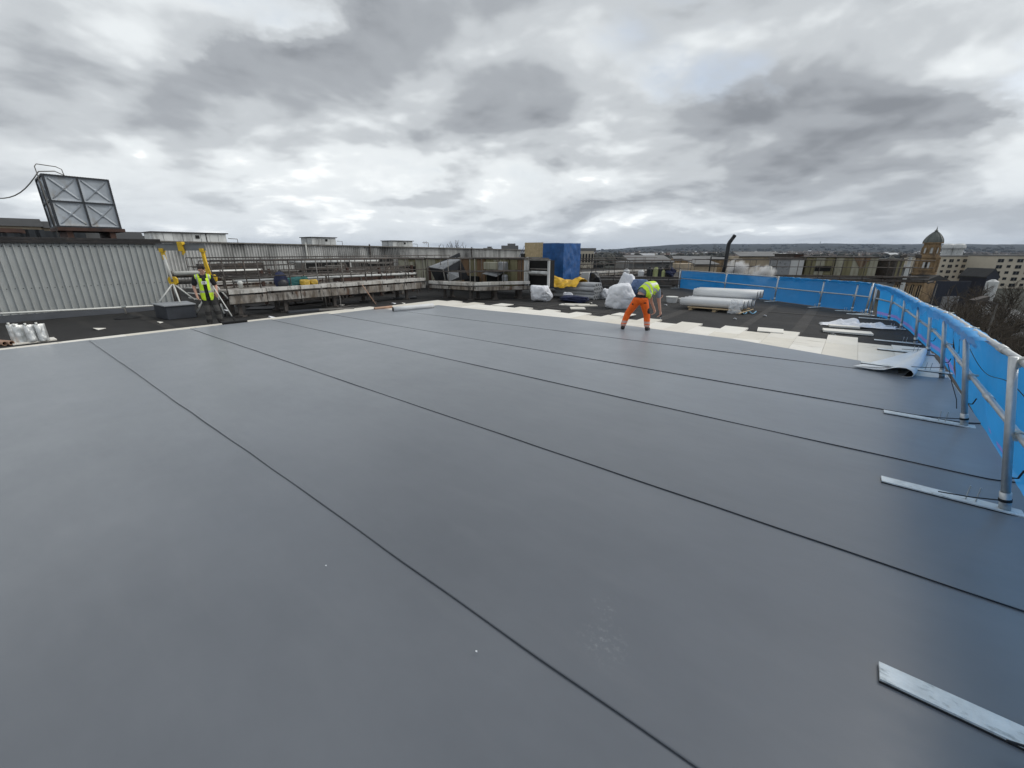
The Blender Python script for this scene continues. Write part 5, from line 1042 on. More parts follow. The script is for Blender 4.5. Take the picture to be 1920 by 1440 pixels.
def tbox(w, z0, z1, name, m=M_SANDST): return MB().box((TWR.x, TWR.y, (z0 + z1) / 2), (w, w, abs(z1 - z0)), R(-8)).build(name, m, e)
tbox(5.1, tz(512), tz(481), 'shaft'); tbox(5.8, tz(483), tz(481.2), 'shaft_cornice'); tbox(6.0, tz(514), tz(511), 'lower_cornice'); tbox(5.6, GZ, tz(514), 'tower_base')
MR = Matrix.Rotation(R(-8), 3, 'Z')
for fx, fy in ((0, -1), (-1, 0), (1, 0)):
    nv = MR @ Vector((fx, fy, 0)); tv = Vector((-nv.y, nv.x, 0)); c = Vector((TWR.x, TWR.y, 0)) + nv * 2.55
    for k in (-1, 0, 1):
        q = lambda x, z: c + tv * (x + k * .6) + Vector((0, 0, z)) + nv * .02; MB().slab([q(-.25, tz(503)), q(.25, tz(503)), q(.25, tz(491)), q(-.25, tz(491))], nv * .05).build('window', M_PANELW if k else M_GLASS, e)
    q = lambda x, z: c + tv * x + Vector((0, 0, z)) + nv * .02
    MB().slab([q(-1.5, tz(489.5)), q(1.5, tz(489.5)), q(1.3, tz(486)), q(-1.3, tz(486))], nv * .3).slab([q(-1.45, tz(507)), q(1.45, tz(507)), q(1.45, tz(505)), q(-1.45, tz(505))], nv * .3).slab([q(-1.5, tz(505)), q(-1.25, tz(505)), q(-1.25, tz(489.5)), q(-1.5, tz(489.5))], nv * .25).slab([q(1.25, tz(505)), q(1.5, tz(505)), q(1.5, tz(489.5)), q(1.25, tz(489.5))], nv * .25).build('window_surround', M_SANDST, e)
    for s in (-2.2, 2.2): MB().slab([q(s - .3, tz(510)), q(s + .3, tz(510)), q(s + .3, tz(483)), q(s - .3, tz(483))], nv * .35).build('pilaster', M_SANDST, e)
# ornate stone front beneath the tower, with tall arched bays
e = empty('stone_frontage', TWR + Vector((-4, -2, 0)), 'ornate sandstone frontage with arched bays at the foot of the domed tower', 'building')
fa, fb = ond(1672, 470, 196), ond(1752, 470, 190); fa.z = fb.z = 0; d = (fb - fa).normalized(); nb = Vector((-d.y, d.x, 0)); z3 = lambda p, z: (p.x, p.y, z); L_ = (fb - fa).length
MB().slab([z3(fa, GZ), z3(fb, GZ), z3(fb, tz(527)), z3(fa, tz(527))], nb * 12).build('wall', M_SANDST, e); MB().slab([z3(fa - nb * .4, tz(527)), z3(fb - nb * .4, tz(527)), z3(fb - nb * .4, tz(524.5)), z3(fa - nb * .4, tz(524.5))], nb * 12.6).build('cornice', M_SANDST, e)
MB().add([z3(fa - nb * .2, tz(524.5)), z3(fb - nb * .2, tz(524.5)), z3(fb + nb * 6, tz(514)), z3(fa + nb * 6, tz(514)), z3(fb + nb * 12, tz(524.5)), z3(fa + nb * 12, tz(524.5))], [(0, 1, 2, 3), (3, 2, 4, 5), (0, 3, 5), (1, 4, 2)]).build('roof', M_SLATE, e)
for k in range(6):
    p = fa + d * (L_ * (k + .5) / 6); wd = L_ / 6 * .27; q = lambda x, z: Vector(z3(p + d * x - nb * .03, z))
    wn = MB().slab([q(-wd, tz(556)), q(wd, tz(556)), q(wd, tz(536)), q(wd * .6, tz(532)), q(-wd * .6, tz(532)), q(-wd, tz(536))], -nb * .05).build('arched_window', M_GLASS, e)
    MB().slab([q(-.09, tz(556)), q(.09, tz(556)), q(.09, tz(533)), q(-.09, tz(533))], -nb * .15).slab([q(-wd - .3, tz(558)), q(-wd, tz(558)), q(-wd, tz(535)), q(-wd - .3, tz(535))], -nb * .3).slab([q(wd, tz(558)), q(wd + .3, tz(558)), q(wd + .3, tz(535)), q(wd, tz(535))], -nb * .3).build('surround', mat('pale_sandstone', (.40, .29, .17), .9, 0, .2, 1), wn)
# lighting masts and lamp posts
def mast(label, u0, v0, v1, r, rad, arms, name='lamp_post', cat='lamp post'):
    p = ond(u0, 470, r); p.z = GZ; zt_ = ond(u0, v1, r).z; e = empty(name, p, label, cat, 'masts and lamp posts in the street'); MB().tube([p, Vector((p.x, p.y, zt_))], [rad * 1.3, rad * .8], 8).build('column', M_PANELW if arms > 1 else M_GREYST, e)
    for k in range(arms): s = (-1, 1)[k % 2]; q = Vector((p.x, p.y, zt_ - .4 * (k // 2))); MB().bar(q, q + HR * (1.7 * s) + Vector((0, 0, .35)), .12, .12).build('arm', M_DARKST, e); MB().box(q + HR * (1.9 * s) + Vector((0, 0, .4)), (1.3, .6, .35), HEAD, 0, .3 * s).build('lamp_head', M_DARKST, e)
mast('tall pale floodlight mast left of the domed tower', 1711, 560, 482, 150, .42, 4, 'floodlight_mast', 'mast'); mast('street lamp in front of the navy hoarding', 1777, 553, 533, 150, .12, 1); mast('lamp column among the bare trees at right', 1906, 640, 572, 62, .08, 1)
# --- bare trees
def bare_tree(label, p, h, seed, spread=.55, twigs=1.0, name='bare_tree', group='leafless trees beyond the guardrail'):
    rr = random.Random(seed); e = empty(name, p, label, 'tree', group); tk = MB(); cr = MB()
    def grow(mb, a, dr, ln, rad, lv):
        pts = [a]; q = a.copy(); dd = dr.copy()
        for k in range(3): dd = (dd + Vector((rr.uniform(-.22, .22), rr.uniform(-.22, .22), rr.uniform(-.05, .16)))).normalized(); q = q + dd * (ln / 3); pts.append(q.copy())
        mb.tube(pts, [rad, rad * .85, rad * .7, rad * .55], 5 if lv < 2 else 3, cap=False)
        if lv >= 5: return
        nchild = (4, 4, 4, 4, 3)[lv] if twigs >= 1 else (3, 3, 4, 3, 3)[lv]
        for k in range(nchild):
            t = rr.uniform(.35, 1.0) if k else 1.0; b = pts[min(3, int(t * 3))]; sp = spread + .12 * lv
            nd = (dd + Vector((rr.uniform(-1, 1), rr.uniform(-1, 1), rr.uniform(-.35, .6))) * sp).normalized(); grow(tk if lv < 1 else cr, b, nd, ln * rr.uniform(.58, .8), max(rad * .55, .021 * h / 10), lv + 1)
    grow(tk, Vector(p), Vector((rr.uniform(-.08, .08), rr.uniform(-.08, .08), 1)).normalized(), h * .30, h * .022, 0)
    tk.build('trunk', M_BARK, e); cr.build('crown', M_TWIG, e); return e
TL = ['bare tree nearest the guardrail, lowest right of the group', 'bare dark tree at the left of the group beyond the guardrail', 'tall bare tree at the right frame edge', 'bare tree in the middle of the roadside group', 'bare tree behind the middle of the roadside group', 'thin bare tree before the set back flats', 'bare shrubby tree beside the road at right', 'small bare tree at the left foot of the roadside group', 'bare tree below the right hand beige flats', 'low bare tree close behind the sheeting, left of the road', 'lowest bare tree at the right edge close to the guardrail', 'bare tree left of the lamp column', 'small bare tree closest behind the blue sheeting', 'bare tree right of the lamp column', 'leftmost back tree of the roadside group', 'back tree in the middle of the roadside group below the silo', 'front left tree of the roadside group', 'twiggy tree just left of the lamp column base', 'twiggy tree at the right of the roadside group', 'front middle tree of the roadside group near the sheeting']
for k, (u, vt, r) in enumerate([(1900, 566, 50), (1828, 558, 72), (1912, 532, 88), (1868, 548, 76), (1850, 540, 100), (1890, 520, 130), (1880, 590, 55), (1812, 568, 62), (1925, 522, 120), (1845, 575, 58), (1915, 600, 44), (1875, 562, 66), (1835, 590, 52), (1900, 545, 74), (1820, 572, 80), (1860, 560, 92), (1840, 566, 66), (1885, 555, 60), (1908, 575, 64), (1855, 588, 48)]):
    p = ond(u, 470, r); zt_ = ond(u, vt, r).z; p.z = GZ; bare_tree(TL[k], p, (zt_ - GZ) * 1.24, 40 + k, .72)
for k, (u, vt, r, lab) in enumerate([(832, 449, 75, 'bare tree rising behind the long shed'), (824, 455, 80, 'smaller bare tree beside it behind the long shed'), (1190, 476, 160, 'bushy bare tree beyond the far walkway'), (1105, 488, 95, 'brown bush below the beige building by the tarpaulin')]):
    p = ond(u, 470, r); zt_ = ond(u, vt, r).z; p.z = GZ; bare_tree(lab, p, (zt_ - GZ) * 1.3, 80 + k, .5 if k < 2 else .8, group='leafless trees behind the plant')
# undergrowth below the trees
mb = MB(); rn = random.Random(3)
for k in range(2000):
    u = rn.uniform(1790, 2000); r = rn.uniform(40, 120); p = ond(u, 470, r); p.z = GZ
    for q in range(14):
        dv = Vector((rn.gauss(0, 1), rn.gauss(0, 1), abs(rn.gauss(0, 1)) + .4)).normalized(); ln = rn.uniform(1.0, 3.2); b = p + Vector((rn.gauss(0, .6), rn.gauss(0, .6), 0)); s = dv.cross(Vector((0, 0, 1))).normalized() * .05; mb.add([b - s, b + s, b + dv * ln], [(0, 1, 2)])
tag(mb.build('undergrowth', mat('dead_undergrowth', (.050, .043, .028), .95, 0, .5, .4), loc=(0, 0, GZ)), 'tangled brown undergrowth beneath the roadside trees', 'undergrowth', kind='stuff')
# tv mast on the ridge and aerial on the shed
p = ond(1535, 470, 6800); p.z = hill_z(.6, 6800) - 20; zt_ = ond(1535, 452, 6800).z; e = empty('hilltop_mast', p, 'thin transmitter mast on the hill skyline', 'mast'); MB().tube([p, (p.x, p.y, zt_)], [5, 2], 5).build('lattice', M_GREYST, e)
p = ond(803, 466, 42); e = empty('tv_aerial', p, 'small television aerial on the shed roof', 'aerial'); q = ond(803, 455, 42); MB().tube([p - Vector((0, 0, .4)), q], .03, 5).build('pole', M_GREYST, e); MB().bar(q, q - HR * .55, .04, .04).bar(q - HR * .2 + Vector((0, 0, .15)), q - HR * .2 - Vector((0, 0, .15)), .03, .03).bar(q - HR * .4 + Vector((0, 0, .13)), q - HR * .4 - Vector((0, 0, .13)), .03, .03).build('aerial_rods', M_GREYST, e)
for k, (u, v, s) in enumerate(((915, 466, .5), (956, 464, .9))): tag(MB().box(ond(u, v + 2, 70), (s * 3, s * 2, 1.0 * s), HEAD).box(ond(u + 3, v + 1, 70), (s * 1.4, s * 1.2, 1.5 * s), HEAD).build('roof_vent', M_FARROOF), ('low roof vent on the shed skyline, left one', 'stepped roof vent on the shed skyline near the chipboard')[k], 'vent')
# --- far walkways and plant on the lower roof
def pr(u, v, r): q = ond(u, v, r); return (q.x, q.y)
wF = walkway('dark walkway with handrails beyond the rubble sacks', pr(1082, 520, 25.5), pr(1292, 520, 27.5), 1.3, .55, .10, (.1, .4, .7, .95), (1.50, 1.02), 1.1, seed=8, dark=M_DARKST)
wG = walkway('long far walkway with handrails in front of the stained plant row', pr(1300, 518, 33), pr(1745, 515, 38), 1.4, .45, .12, (.1, .3, .5, .7, .9), (1.45, 1.0), 1.3, seed=9, dark=M_DARKST)
wH = walkway('pale handrailed walkway right of the white panel beyond the tarpaulin', pr(1088, 513, 34), pr(1230, 506, 42), 1.2, .40, .1, (.1, .5, .9), (1.46, 1.0), 1.4, seed=10)
def plant_far(label, u0, u1, r, z0, z1, mats, n, name='plant_housing'):
    a, b = ond(u0, 470, r), ond(u1, 470, r + .5); a.z = b.z = 0; d = (b - a).normalized(); nb = Vector((-d.y, d.x, 0)); e = empty(name, (a + b) / 2 + Vector((0, 0, z0)), label, 'plant unit', 'stained plant housings on the far roof'); z3 = lambda p, z: (p.x, p.y, z)
    MB().slab([z3(a, z0), z3(b, z0), z3(b, z1), z3(a, z1)], nb * 1.8).build('casing', mats[0], e)
    for k in range(n): p, s = a.lerp(b, k / n + .006), a.lerp(b, (k + 1) / n - .006); MB().slab([z3(p - nb * .01, z0 + .03), z3(s - nb * .01, z0 + .03), z3(s - nb * .01, z1 - .03), z3(p - nb * .01, z1 - .03)], -nb * (.03 + .01 * (k % 2))).build('panel', mats[k % len(mats)], e)
    MB().slab([z3(a - d * .1 - nb * .1, z1), z3(b + d * .1 - nb * .1, z1), z3(b + d * .1 - nb * .1, z1 + .06), z3(a - d * .1 - nb * .1, z1 + .06)], nb * 2).build('lid', M_DARKST, e); return e, a, b, d, nb
plant_far('pale grey streaked plant box at the left of the far plant row', 1462, 1512, 35.5, .4, 1.5, [M_PEEL, M_PANELW], 2); plant_far('dark lidded plant box behind the pale grey one on the far roof', 1474, 1509, 37.5, .4, 1.78, [M_DARKST, M_RUST], 2)
e, a, b, d, nb = plant_far('olive plant housing with openings in the middle of the far row', 1516, 1570, 36.5, .4, 1.6, [M_STAIN[1], M_STAIN[0]], 3); MB().slab([tuple(a.lerp(b, .35) - nb * .06 + Vector((0, 0, .7))), tuple(a.lerp(b, .9) - nb * .06 + Vector((0, 0, .7))), tuple(a.lerp(b, .9) - nb * .06 + Vector((0, 0, 1.05))), tuple(a.lerp(b, .35) - nb * .06 + Vector((0, 0, 1.05)))], -nb * .04).build('opening', M_DARK, e)
e, a, b, d, nb = plant_far('long olive plant housing with a rust patch at the right of the far row', 1572, 1652, 37, .4, 1.6, [M_STAIN[0], M_STAIN[1]], 5); MB().slab([tuple(a.lerp(b, .42) - nb * .07 + Vector((0, 0, 1.58))), tuple(a.lerp(b, .82) - nb * .07 + Vector((0, 0, 1.58))), tuple(a.lerp(b, .62) - nb * .07 + Vector((0, 0, .85)))], -nb * .02).build('rust_patch', M_STAIN[2], e)
plant_far('rusty lattice like plant frame at the end of the far row', 1684, 1701, 38, .2, 1.45, [M_DARKST, M_STAIN[1]], 4)
# clutter on the dark walkway beyond the sacks
rn = random.Random(4); CL = ['white tub on the dark far walkway', 'dark bin on the far walkway beside the white tub', 'pale green canister on the far walkway', 'black drum on the far walkway', 'second pale green canister on the far walkway', 'dark blue bag on the far walkway by the sheeting end', 'black tyre like coil on the far walkway', 'white pail at the left of the far walkway']
for k, (u, c_, h_) in enumerate([(1206, M_RW, .35), (1222, M_BLACKM, .5), (1234, mat('pale_green_plastic', (.45, .48, .22), .5), .5), (1242, M_BLACKM, .52), (1248, mat('pale_green_plastic', (.45, .48, .22), .5), .38), (1262, M_NAVY, .5), (1255, M_RUBBER, .62), (1178, M_RW, .4)]):
    q = ond(u, 470, 27.3); q.z = .56; e = empty('walkway_clutter', q, CL[k], 'container', 'containers on the far walkway'); e.name = ('tub', 'bin', 'canister', 'drum', 'canister', 'bag', 'coil', 'pail')[k]
    if k == 5: MB().blob(q + Vector((0, 0, .24)), (.3, .3, .28), 12, 8, .5, 2).build('bag', c_, e)
    else: MB().lathe(q, [(.17, 0), (.19, h_ * .8), (.12, h_)], 12).build('body', c_, e); MB().lathe(q + Vector((0, 0, h_)), [(.08, 0), (.08, .05)], 8).build('cap', c_, e)
# black bent flue with its bracket
p = ond(1360, 470, 34); p.z = FELT; e = empty('bent_flue', p, 'tall black bent flue pipe venting steam behind the blue sheeting', 'flue'); z0 = ond(1360, 497, 34).z
MB().tube([p, ond(1360, 497, 34), ond(1365.5, 462, 34), ond(1366.5, 457, 34), ond(1369, 453, 34), ond(1377.5, 442, 34)], [.13] * 5 + [.12], 12).build('pipe', M_BLACKM, e, smooth=True); MB().tube([ond(1376.5, 443, 33.95), ond(1378.5, 440.5, 33.95)], [.14, .10], 12).build('rain_lip', M_BLACKM, e)
MB().tube([(p.x - .75, p.y - .5, FELT), (p.x - .75, p.y - .5, ond(1337, 481, 34).z), (p.x, p.y, ond(1358, 481, 34).z)], .05, 6).build('bracket_frame', M_BLACKM, e)
tag(MB().bar(ond(1443, 522, 33), ond(1443, 500, 33), .35, .25).build('white_post', M_WHITEP), 'short white post behind the far blue sheeting', 'post')
# steam
def steam(label, u, v, r, size, dens, seed):
    mt = bpy.data.materials.new('steam'); mt.use_nodes = True; nt = mt.node_tree; nt.nodes.remove(nt.nodes['Principled BSDF']); N = nt.nodes.new; L = nt.links.new
    pv = N('ShaderNodeVolumePrincipled'); pv.inputs['Color'].default_value = (.95, .95, .95, 1); tc = N('ShaderNodeTexCoord'); n = N('ShaderNodeTexNoise'); n.inputs['Scale'].default_value = 2.6; n.inputs['Detail'].default_value = 4; L(tc.outputs['Object'], n.inputs['Vector'])
    g = N('ShaderNodeVectorMath'); g.operation = 'LENGTH'; dv = N('ShaderNodeVectorMath'); dv.operation = 'DIVIDE'; L(tc.outputs['Object'], dv.inputs[0]); dv.inputs[1].default_value = size; L(dv.outputs[0], g.inputs[0])
    m1 = N('ShaderNodeMapRange'); L(g.outputs['Value'], m1.inputs[0]); m1.inputs[1].default_value = 1.0; m1.inputs[2].default_value = .2; m2 = N('ShaderNodeMapRange'); L(n.outputs['Fac'], m2.inputs[0]); m2.inputs[1].default_value = .42; m2.inputs[2].default_value = .66; m2.inputs[4].default_value = dens
    mm = N('ShaderNodeMath'); mm.operation = 'MULTIPLY'; L(m1.outputs[0], mm.inputs[0]); L(m2.outputs[0], mm.inputs[1]); L(mm.outputs[0], pv.inputs['Density']); L(pv.outputs[0], nt.nodes['Material Output'].inputs['Volume'])
    c = ond(u, v, r); o = MB().blob(c, size, 14, 10, .25, seed).build('steam_puff', mt, loc=c); tag(o, label, 'steam', kind='stuff')
steam('white steam drifting beside the black flue', 1381, 504, 34, (.85, .7, .75), 16, 1); steam('thin white steam rising behind the blue sheeting', 1428, 513, 33, (.95, .6, .7), 12, 2)
# haze: even pale air round the whole place
hb = MB(); hb.span(-9800, 9800, -9800, 9800, GZ - 2, 160); hz = hb.build('haze', None, loc=(0, 0, GZ - 2)); hz.data.materials.clear()
mt = bpy.data.materials.new('haze_air'); mt.use_nodes = True; mt.node_tree.nodes.remove(mt.node_tree.nodes['Principled BSDF']); pv = mt.node_tree.nodes.new('ShaderNodeVolumePrincipled'); pv.inputs['Color'].default_value = (.62, .76, .98, 1); pv.inputs['Density'].default_value = 4.5e-5; pv.inputs['Anisotropy'].default_value = .2
mt.node_tree.links.new(pv.outputs[0], mt.node_tree.nodes['Material Output'].inputs['Volume']); hz.data.materials.append(mt); hz['kind'] = 'stuff'; hz['label'] = 'thin pale haze softening the distant hills'
# ================================================================ the two roofers
M_SKIN = mat('skin', (.52, .30, .22), .55, 0, .1, 12)
M_TEE = mat('black_cotton', (.012, .012, .014), .85, 0, .3, 14, .3, 40)
M_TEEG = mat('grey_cotton', (.20, .23, .29), .85, 0, .15, 14, .3, 40)
M_HIVIZ = mat('fluorescent_yellow', (.62, .88, .03), .6, 0, .12, 9, .5, 26)
M_HIBAND = mat('reflective_band', (.46, .48, .44), .4, .2, .1, 20)
M_TROU = mat('charcoal_workwear', (.026, .025, .025), .85, 0, .3, 10, .5, 26)
M_ORANGE = mat('orange_workwear', (.90, .135, .008), .7, 0, .14, 9, .6, 22)
M_BOOT = mat('dark_boot', (.018, .016, .015), .6, 0, .3, 20, .2, 50)
M_CAP = mat('dark_brown_cap', (.030, .020, .017), .85, 0, .2, 20, .2, 50)
def caps(mb, ch):
    """chain of (point, radius[, (sx, sy) flattening]) as overlapping closed capsules"""
    for (p, r), (q, s) in zip(ch, ch[1:]): mb.tube([p, q], [r, s], 14)
    for p, r in ch: mb.blob(p, r, 14, 9)
def fleshed(name, mb, voxel, m, parent, pick=None, it=4, keep=None, fac=.5):
    o = mb.build(name, m, parent, local=True)
    rm = o.modifiers.new('r', 'REMESH'); rm.mode = 'VOXEL'; rm.voxel_size = voxel; rm.use_smooth_shade = True
    sm = o.modifiers.new('s', 'SMOOTH'); sm.iterations = it; sm.factor = fac
    bake(o); me = o.data; me.materials.clear()
    for x in (m if isinstance(m, (list, tuple)) else [m]): me.materials.append(x)
    if keep:
        bm = bmesh.new(); bm.from_mesh(me); bmesh.ops.delete(bm, geom=[f for f in bm.faces if not keep(f.calc_center_median())], context='FACES'); bm.to_mesh(me); bm.free()
    for p in me.polygons:
        p.use_smooth = True; p.material_index = pick(p.center) if pick else 0
    return o
def hand(mb, wrist, d, side, up, grip=.35):
    """palm and five fingers leaving it, slightly curled; d along the hand, side across it, up out of the back"""
    d, side, up = Vector(d).normalized(), Vector(side).normalized(), Vector(up).normalized(); w = Vector(wrist); palm = w + d * .055
    mb.tube([w, palm, w + d * .09], [.026, .036, .034], 10, sx=.62); mb.blob(palm, (.036, .030, .040), 10, 7)
    for k, ln in enumerate((.062, .072, .067, .050)):
        a = w + d * .085 + side * ((k - 1.5) * .0215); b = a + d * ln * .5 - up * (ln * grip * .4); c = b + d * ln * .35 - up * (ln * grip * 1.2); caps(mb, [(a, .0105), (b, .0098), (c, .0085)])
    a = w + d * .03 - side * .028; b = a + d * .035 - side * .022 - up * .008; caps(mb, [(a, .0125), (b, .0110), (b + d * .03 - side * .004 - up * .012, .0095)])
def head(mb, c, f, s=1.0):
    """skull, jaw, nose, brow, ears; f is the way the face looks"""
    c = Vector(c); f = Vector(f).normalized(); side = f.cross(Vector((0, 0, 1))).normalized(); u = side.cross(f).normalized()
    mb.blob(c + u * .025 * s, (.078 * s, .092 * s, .098 * s), 16, 12); mb.blob(c + f * .022 * s - u * .055 * s, (.058 * s, .066 * s, .062 * s), 14, 10); mb.blob(c + f * .048 * s - u * .095 * s, .030 * s, 10, 7)
    caps(mb, [(c + f * .085 * s + u * .012 * s, .012 * s), (c + f * .105 * s - u * .030 * s, .016 * s)]); mb.tube([c + f * .078 * s + u * .028 * s - side * .04 * s, c + f * .086 * s + u * .030 * s, c + f * .078 * s + u * .028 * s + side * .04 * s], .013 * s, 8)
    for k in (-1, 1): mb.blob(c + side * (.079 * k * s) - f * .005 * s - u * .01 * s, (.016 * s, .024 * s, .034 * s), 8, 6)
    return side, u
def person(base, face_az, label):
    e = empty('person', base, label, 'person'); e.rotation_euler.z = face_az; return e
def flat_part(mb, name, m, e, **k): return mb.build(name, m, e, local=True, **k)

# --- man leaning on the broom, facing the camera
b1 = Vector((-14.6, 4.1, FELT)); rz1 = math.atan2(14.6, 4.1)
e = person(b1, rz1, 'man in black cap and yellow vest standing with a broom')
V = Vector
skin = MB()
caps(skin, [(V((-.055, .0, .90)), .12), (V((-.07, .0, 1.12)), .115), (V((-.075, .0, 1.33)), .115)]); caps(skin, [(V((-.24, .0, 1.39)), .05), (V((-.075, .0, 1.40)), .07), (V((.10, .0, 1.39)), .05)])
caps(skin, [(V((-.075, -.01, 1.40)), .062), (V((-.065, -.02, 1.50)), .056)])
hf = V((.42, -1, -.12)); hc = V((-.055, -.035, 1.585)); hs, hu = head(skin, hc, hf)
caps(skin, [(V((-.25, .0, 1.39)), .055), (V((-.325, .03, 1.12)), .043), (V((-.30, -.09, .885)), .030)]); hand(skin, (-.298, -.10, .885), (.12, -.15, -1), (.2, -1, .1), (-1, -.2, 0), .5)
caps(skin, [(V((.105, .0, 1.39)), .055), (V((.195, .06, 1.11)), .043), (V((.185, -.10, .985)), .030)]); hand(skin, (.185, -.105, .985), (-.05, -.85, -.35), (1, 0, .1), (0, -.3, 1), 1.1)
caps(skin, [(V((-.135, -.02, .85)), .085), (V((-.115, -.05, .47)), .055), (V((-.135, .0, .09)), .042)]); caps(skin, [(V((.035, -.02, .85)), .085), (V((.095, -.06, .46)), .055), (V((.137, .0, .09)), .042)])
fleshed('body', skin, .009, M_SKIN, e, it=3)
for k in (-1, 1):
    p = hc + hf.normalized() * .078 + hs * (.032 * k) + hu * .010; flat_part(MB().blob(p, (.013, .011, .009), 8, 6), 'eye', M_BOOT, e, smooth=True)
flat_part(MB().tube([hc + hf.normalized() * .083 - hu * .062 + hs * x for x in (-.026, 0, .026)], .006, 6), 'mouth', mat('lip', (.32, .13, .11), .6), e)
cm = MB(); cm.blob(hc + hu * .060 - hf.normalized() * .006, (.092, .104, .070), 18, 10); cm.tube([hc + hu * .050 + hf.normalized() * .06, hc + hu * .036 + hf.normalized() * .15], [.085, .070], 16, sx=.16); 
fleshed('cap', cm, .008, M_CAP, e, it=3, keep=lambda c: (c - hc).dot(hu) > .026)
hm = MB(); hm.blob(hc + hu * .01 - hf.normalized() * .015, (.084, .092, .092), 14, 10); fleshed('hair', hm, .009, M_CAP, e, keep=lambda c: (c - hc).dot(hf.normalized()) < .0 and (c - hc).dot(hu) > -.05)
tee = MB(); caps(tee, [(V((-.055, .0, .88)), .142), (V((-.06, .0, 1.05)), .137), (V((-.075, -.005, 1.28)), .142)]); caps(tee, [(V((-.245, .0, 1.385)), .066), (V((-.075, .0, 1.385)), .095), (V((.10, .0, 1.385)), .066)])
caps(tee, [(V((-.25, .0, 1.385)), .070), (V((-.30, .02, 1.20)), .066)]); caps(tee, [(V((.105, .0, 1.385)), .070), (V((.165, .035, 1.20)), .066)]); fleshed('t_shirt', tee, .012, M_TEE, e, it=5)
vs = MB(); caps(vs, [(V((-.05, .0, .80)), .170), (V((-.06, .0, 1.05)), .158), (V((-.075, -.0, 1.28)), .160)]); caps(vs, [(V((-.21, .0, 1.385)), .086), (V((-.075, .0, 1.385)), .112), (V((.07, .0, 1.385)), .086)])
def vest_keep(c):
    if c.z < .74 or c.z > 1.50: return False
    gap = .045 + .05 * max(0, (1.05 - c.z)) * .6
    if c.y < 0 and abs(c.x + .055 + .03 * (c.z - 1.1)) < gap + (.035 if c.z > 1.36 else 0): return False
    if c.z > 1.12 and (abs(c.x + .075) > .205): return False
    return not (c.z > 1.43 and abs(c.x + .075) < .085)
vest_pick = lambda c: 1 if (abs(c.z - .985) < .028 or abs(c.z - .86) < .0 or (c.z > .985 and .125 < abs(c.x + .07) < .165)) else 0
v1 = fleshed('hi_vis_vest', vs, .012, [M_HIVIZ, M_HIBAND], e, vest_pick, 5, vest_keep)
flat_part(MB().box((-.065, -.152, 1.235), (.13, .012, .085)), 'chest_print', M_WHITEP, e); flat_part(MB().box((-.055, -.160, 1.235), (.012, .006, .06), 0, 0, .5).box((-.055, -.160, 1.235), (.012, .006, .06), 0, 0, -.5).box((-.09, -.160, 1.235), (.02, .006, .03)), 'chest_print_mark', M_TEEG, e)
tr = MB(); caps(tr, [(V((-.05, .0, .92)), .128), (V((-.05, .0, .84)), .132)]); caps(tr, [(V((-.125, -.0, .83)), .105), (V((-.118, -.045, .50)), .080), (V((-.135, .015, .13)), .078)]); caps(tr, [(V((.03, .0, .83)), .105), (V((.095, -.05, .49)), .080), (V((.137, .015, .12)), .078)])
fleshed('trousers', tr, .012, [M_TROU, mat('grey_workwear_panel', (.07, .068, .065), .85, 0, .2, 10, .4, 26)], e, lambda c: 1 if (c.y < -.02 and (abs(c.z - .50) < .09 or .18 < c.z < .3) and abs(c.x) > .02) else 0, 4)
for x, tx in ((-.135, -.02), (.137, .055)):
    bt = MB(); bt.blob((x, .0, .085), (.056, .062, .085), 12, 8); caps(bt, [(V((x, .02, .045)), .048), (V((x + tx * .5, -.08, .038)), .046), (V((x + tx, -.165, .034)), .040)]); fleshed('boot', bt, .010, M_BOOT, e, it=3, keep=lambda c: c.z > -.005)
# broom held in his hand
M3 = Matrix.Rotation(rz1, 3, 'Z'); W = lambda x, y, z: b1 + M3 @ V((x, y, z))
e = empty('push_broom', W(.46, -.42, .04), 'wide broom with a long white handle held by the standing man', 'broom')
h0, h1 = W(.165, -.20, 1.02), W(.465, -.48, .075); h1.z = .10
MB().tube([h0 + (h0 - h1).normalized() * .12, h1], .0135, 10).build('handle', M_WHITEP, e, smooth=True); MB().tube([h1 + (h0 - h1).normalized() * .12, h1 - (h0 - h1).normalized() * .01], .020, 10).build('socket', M_RUBBER, e)
c = V((h1.x, h1.y, .062)); dx = (M3 @ V((1, .25, 0))).normalized(); MB().bar(c - dx * .33, c + dx * .33, .075, .045).build('broom_head', M_RUBBER, e, bevel=.008)
br = MB()
for k in range(40):
    for q in (-.022, 0, .022): p = c + dx * (-.32 + .64 * k / 39) + V((-dx.y, dx.x, 0)) * q; br.bar((p.x, p.y, .042), (p.x + .004 * fn((k, q, 0)), p.y, .004), .008, .008)
br.build('bristles', M_BOOT, e)

# --- man bending over the boards, seen from behind
b2 = Vector((-4.33, 10.76, .002)); rz2 = math.atan2(4.33, 10.76)
rz2 = math.atan2(4.33, 10.76)
e = person(b2, rz2, 'man in orange trousers and yellow vest bending over the boards')
skin = MB(); sp = [V((.07, .0, .86)), V((.13, .03, 1.0)), V((.24, .12, 1.11)), V((.36, .24, 1.12)), V((.45, .36, 1.04))]
caps(skin, list(zip(sp, (.125, .12, .125, .125, .09)))); shR, shL = V((.485, .20, 1.055)), V((.30, .44, 1.04)); caps(skin, [(shR, .06), (V((.40, .31, 1.07)), .09), (shL, .06)])
caps(skin, [(sp[4], .06), (V((.52, .46, .96)), .056)]); hc2 = V((.565, .52, .885)); hf2 = V((.35, .45, -.85)); hs2, hu2 = head(skin, hc2, hf2)
caps(skin, [(shR, .058), (V((.555, .22, .745)), .044), (V((.605, .22, .51)), .030)]); hand(skin, (.608, .22, .505), (.22, 0, -1), (.1, -1, 0), (1, 0, .2), .9)
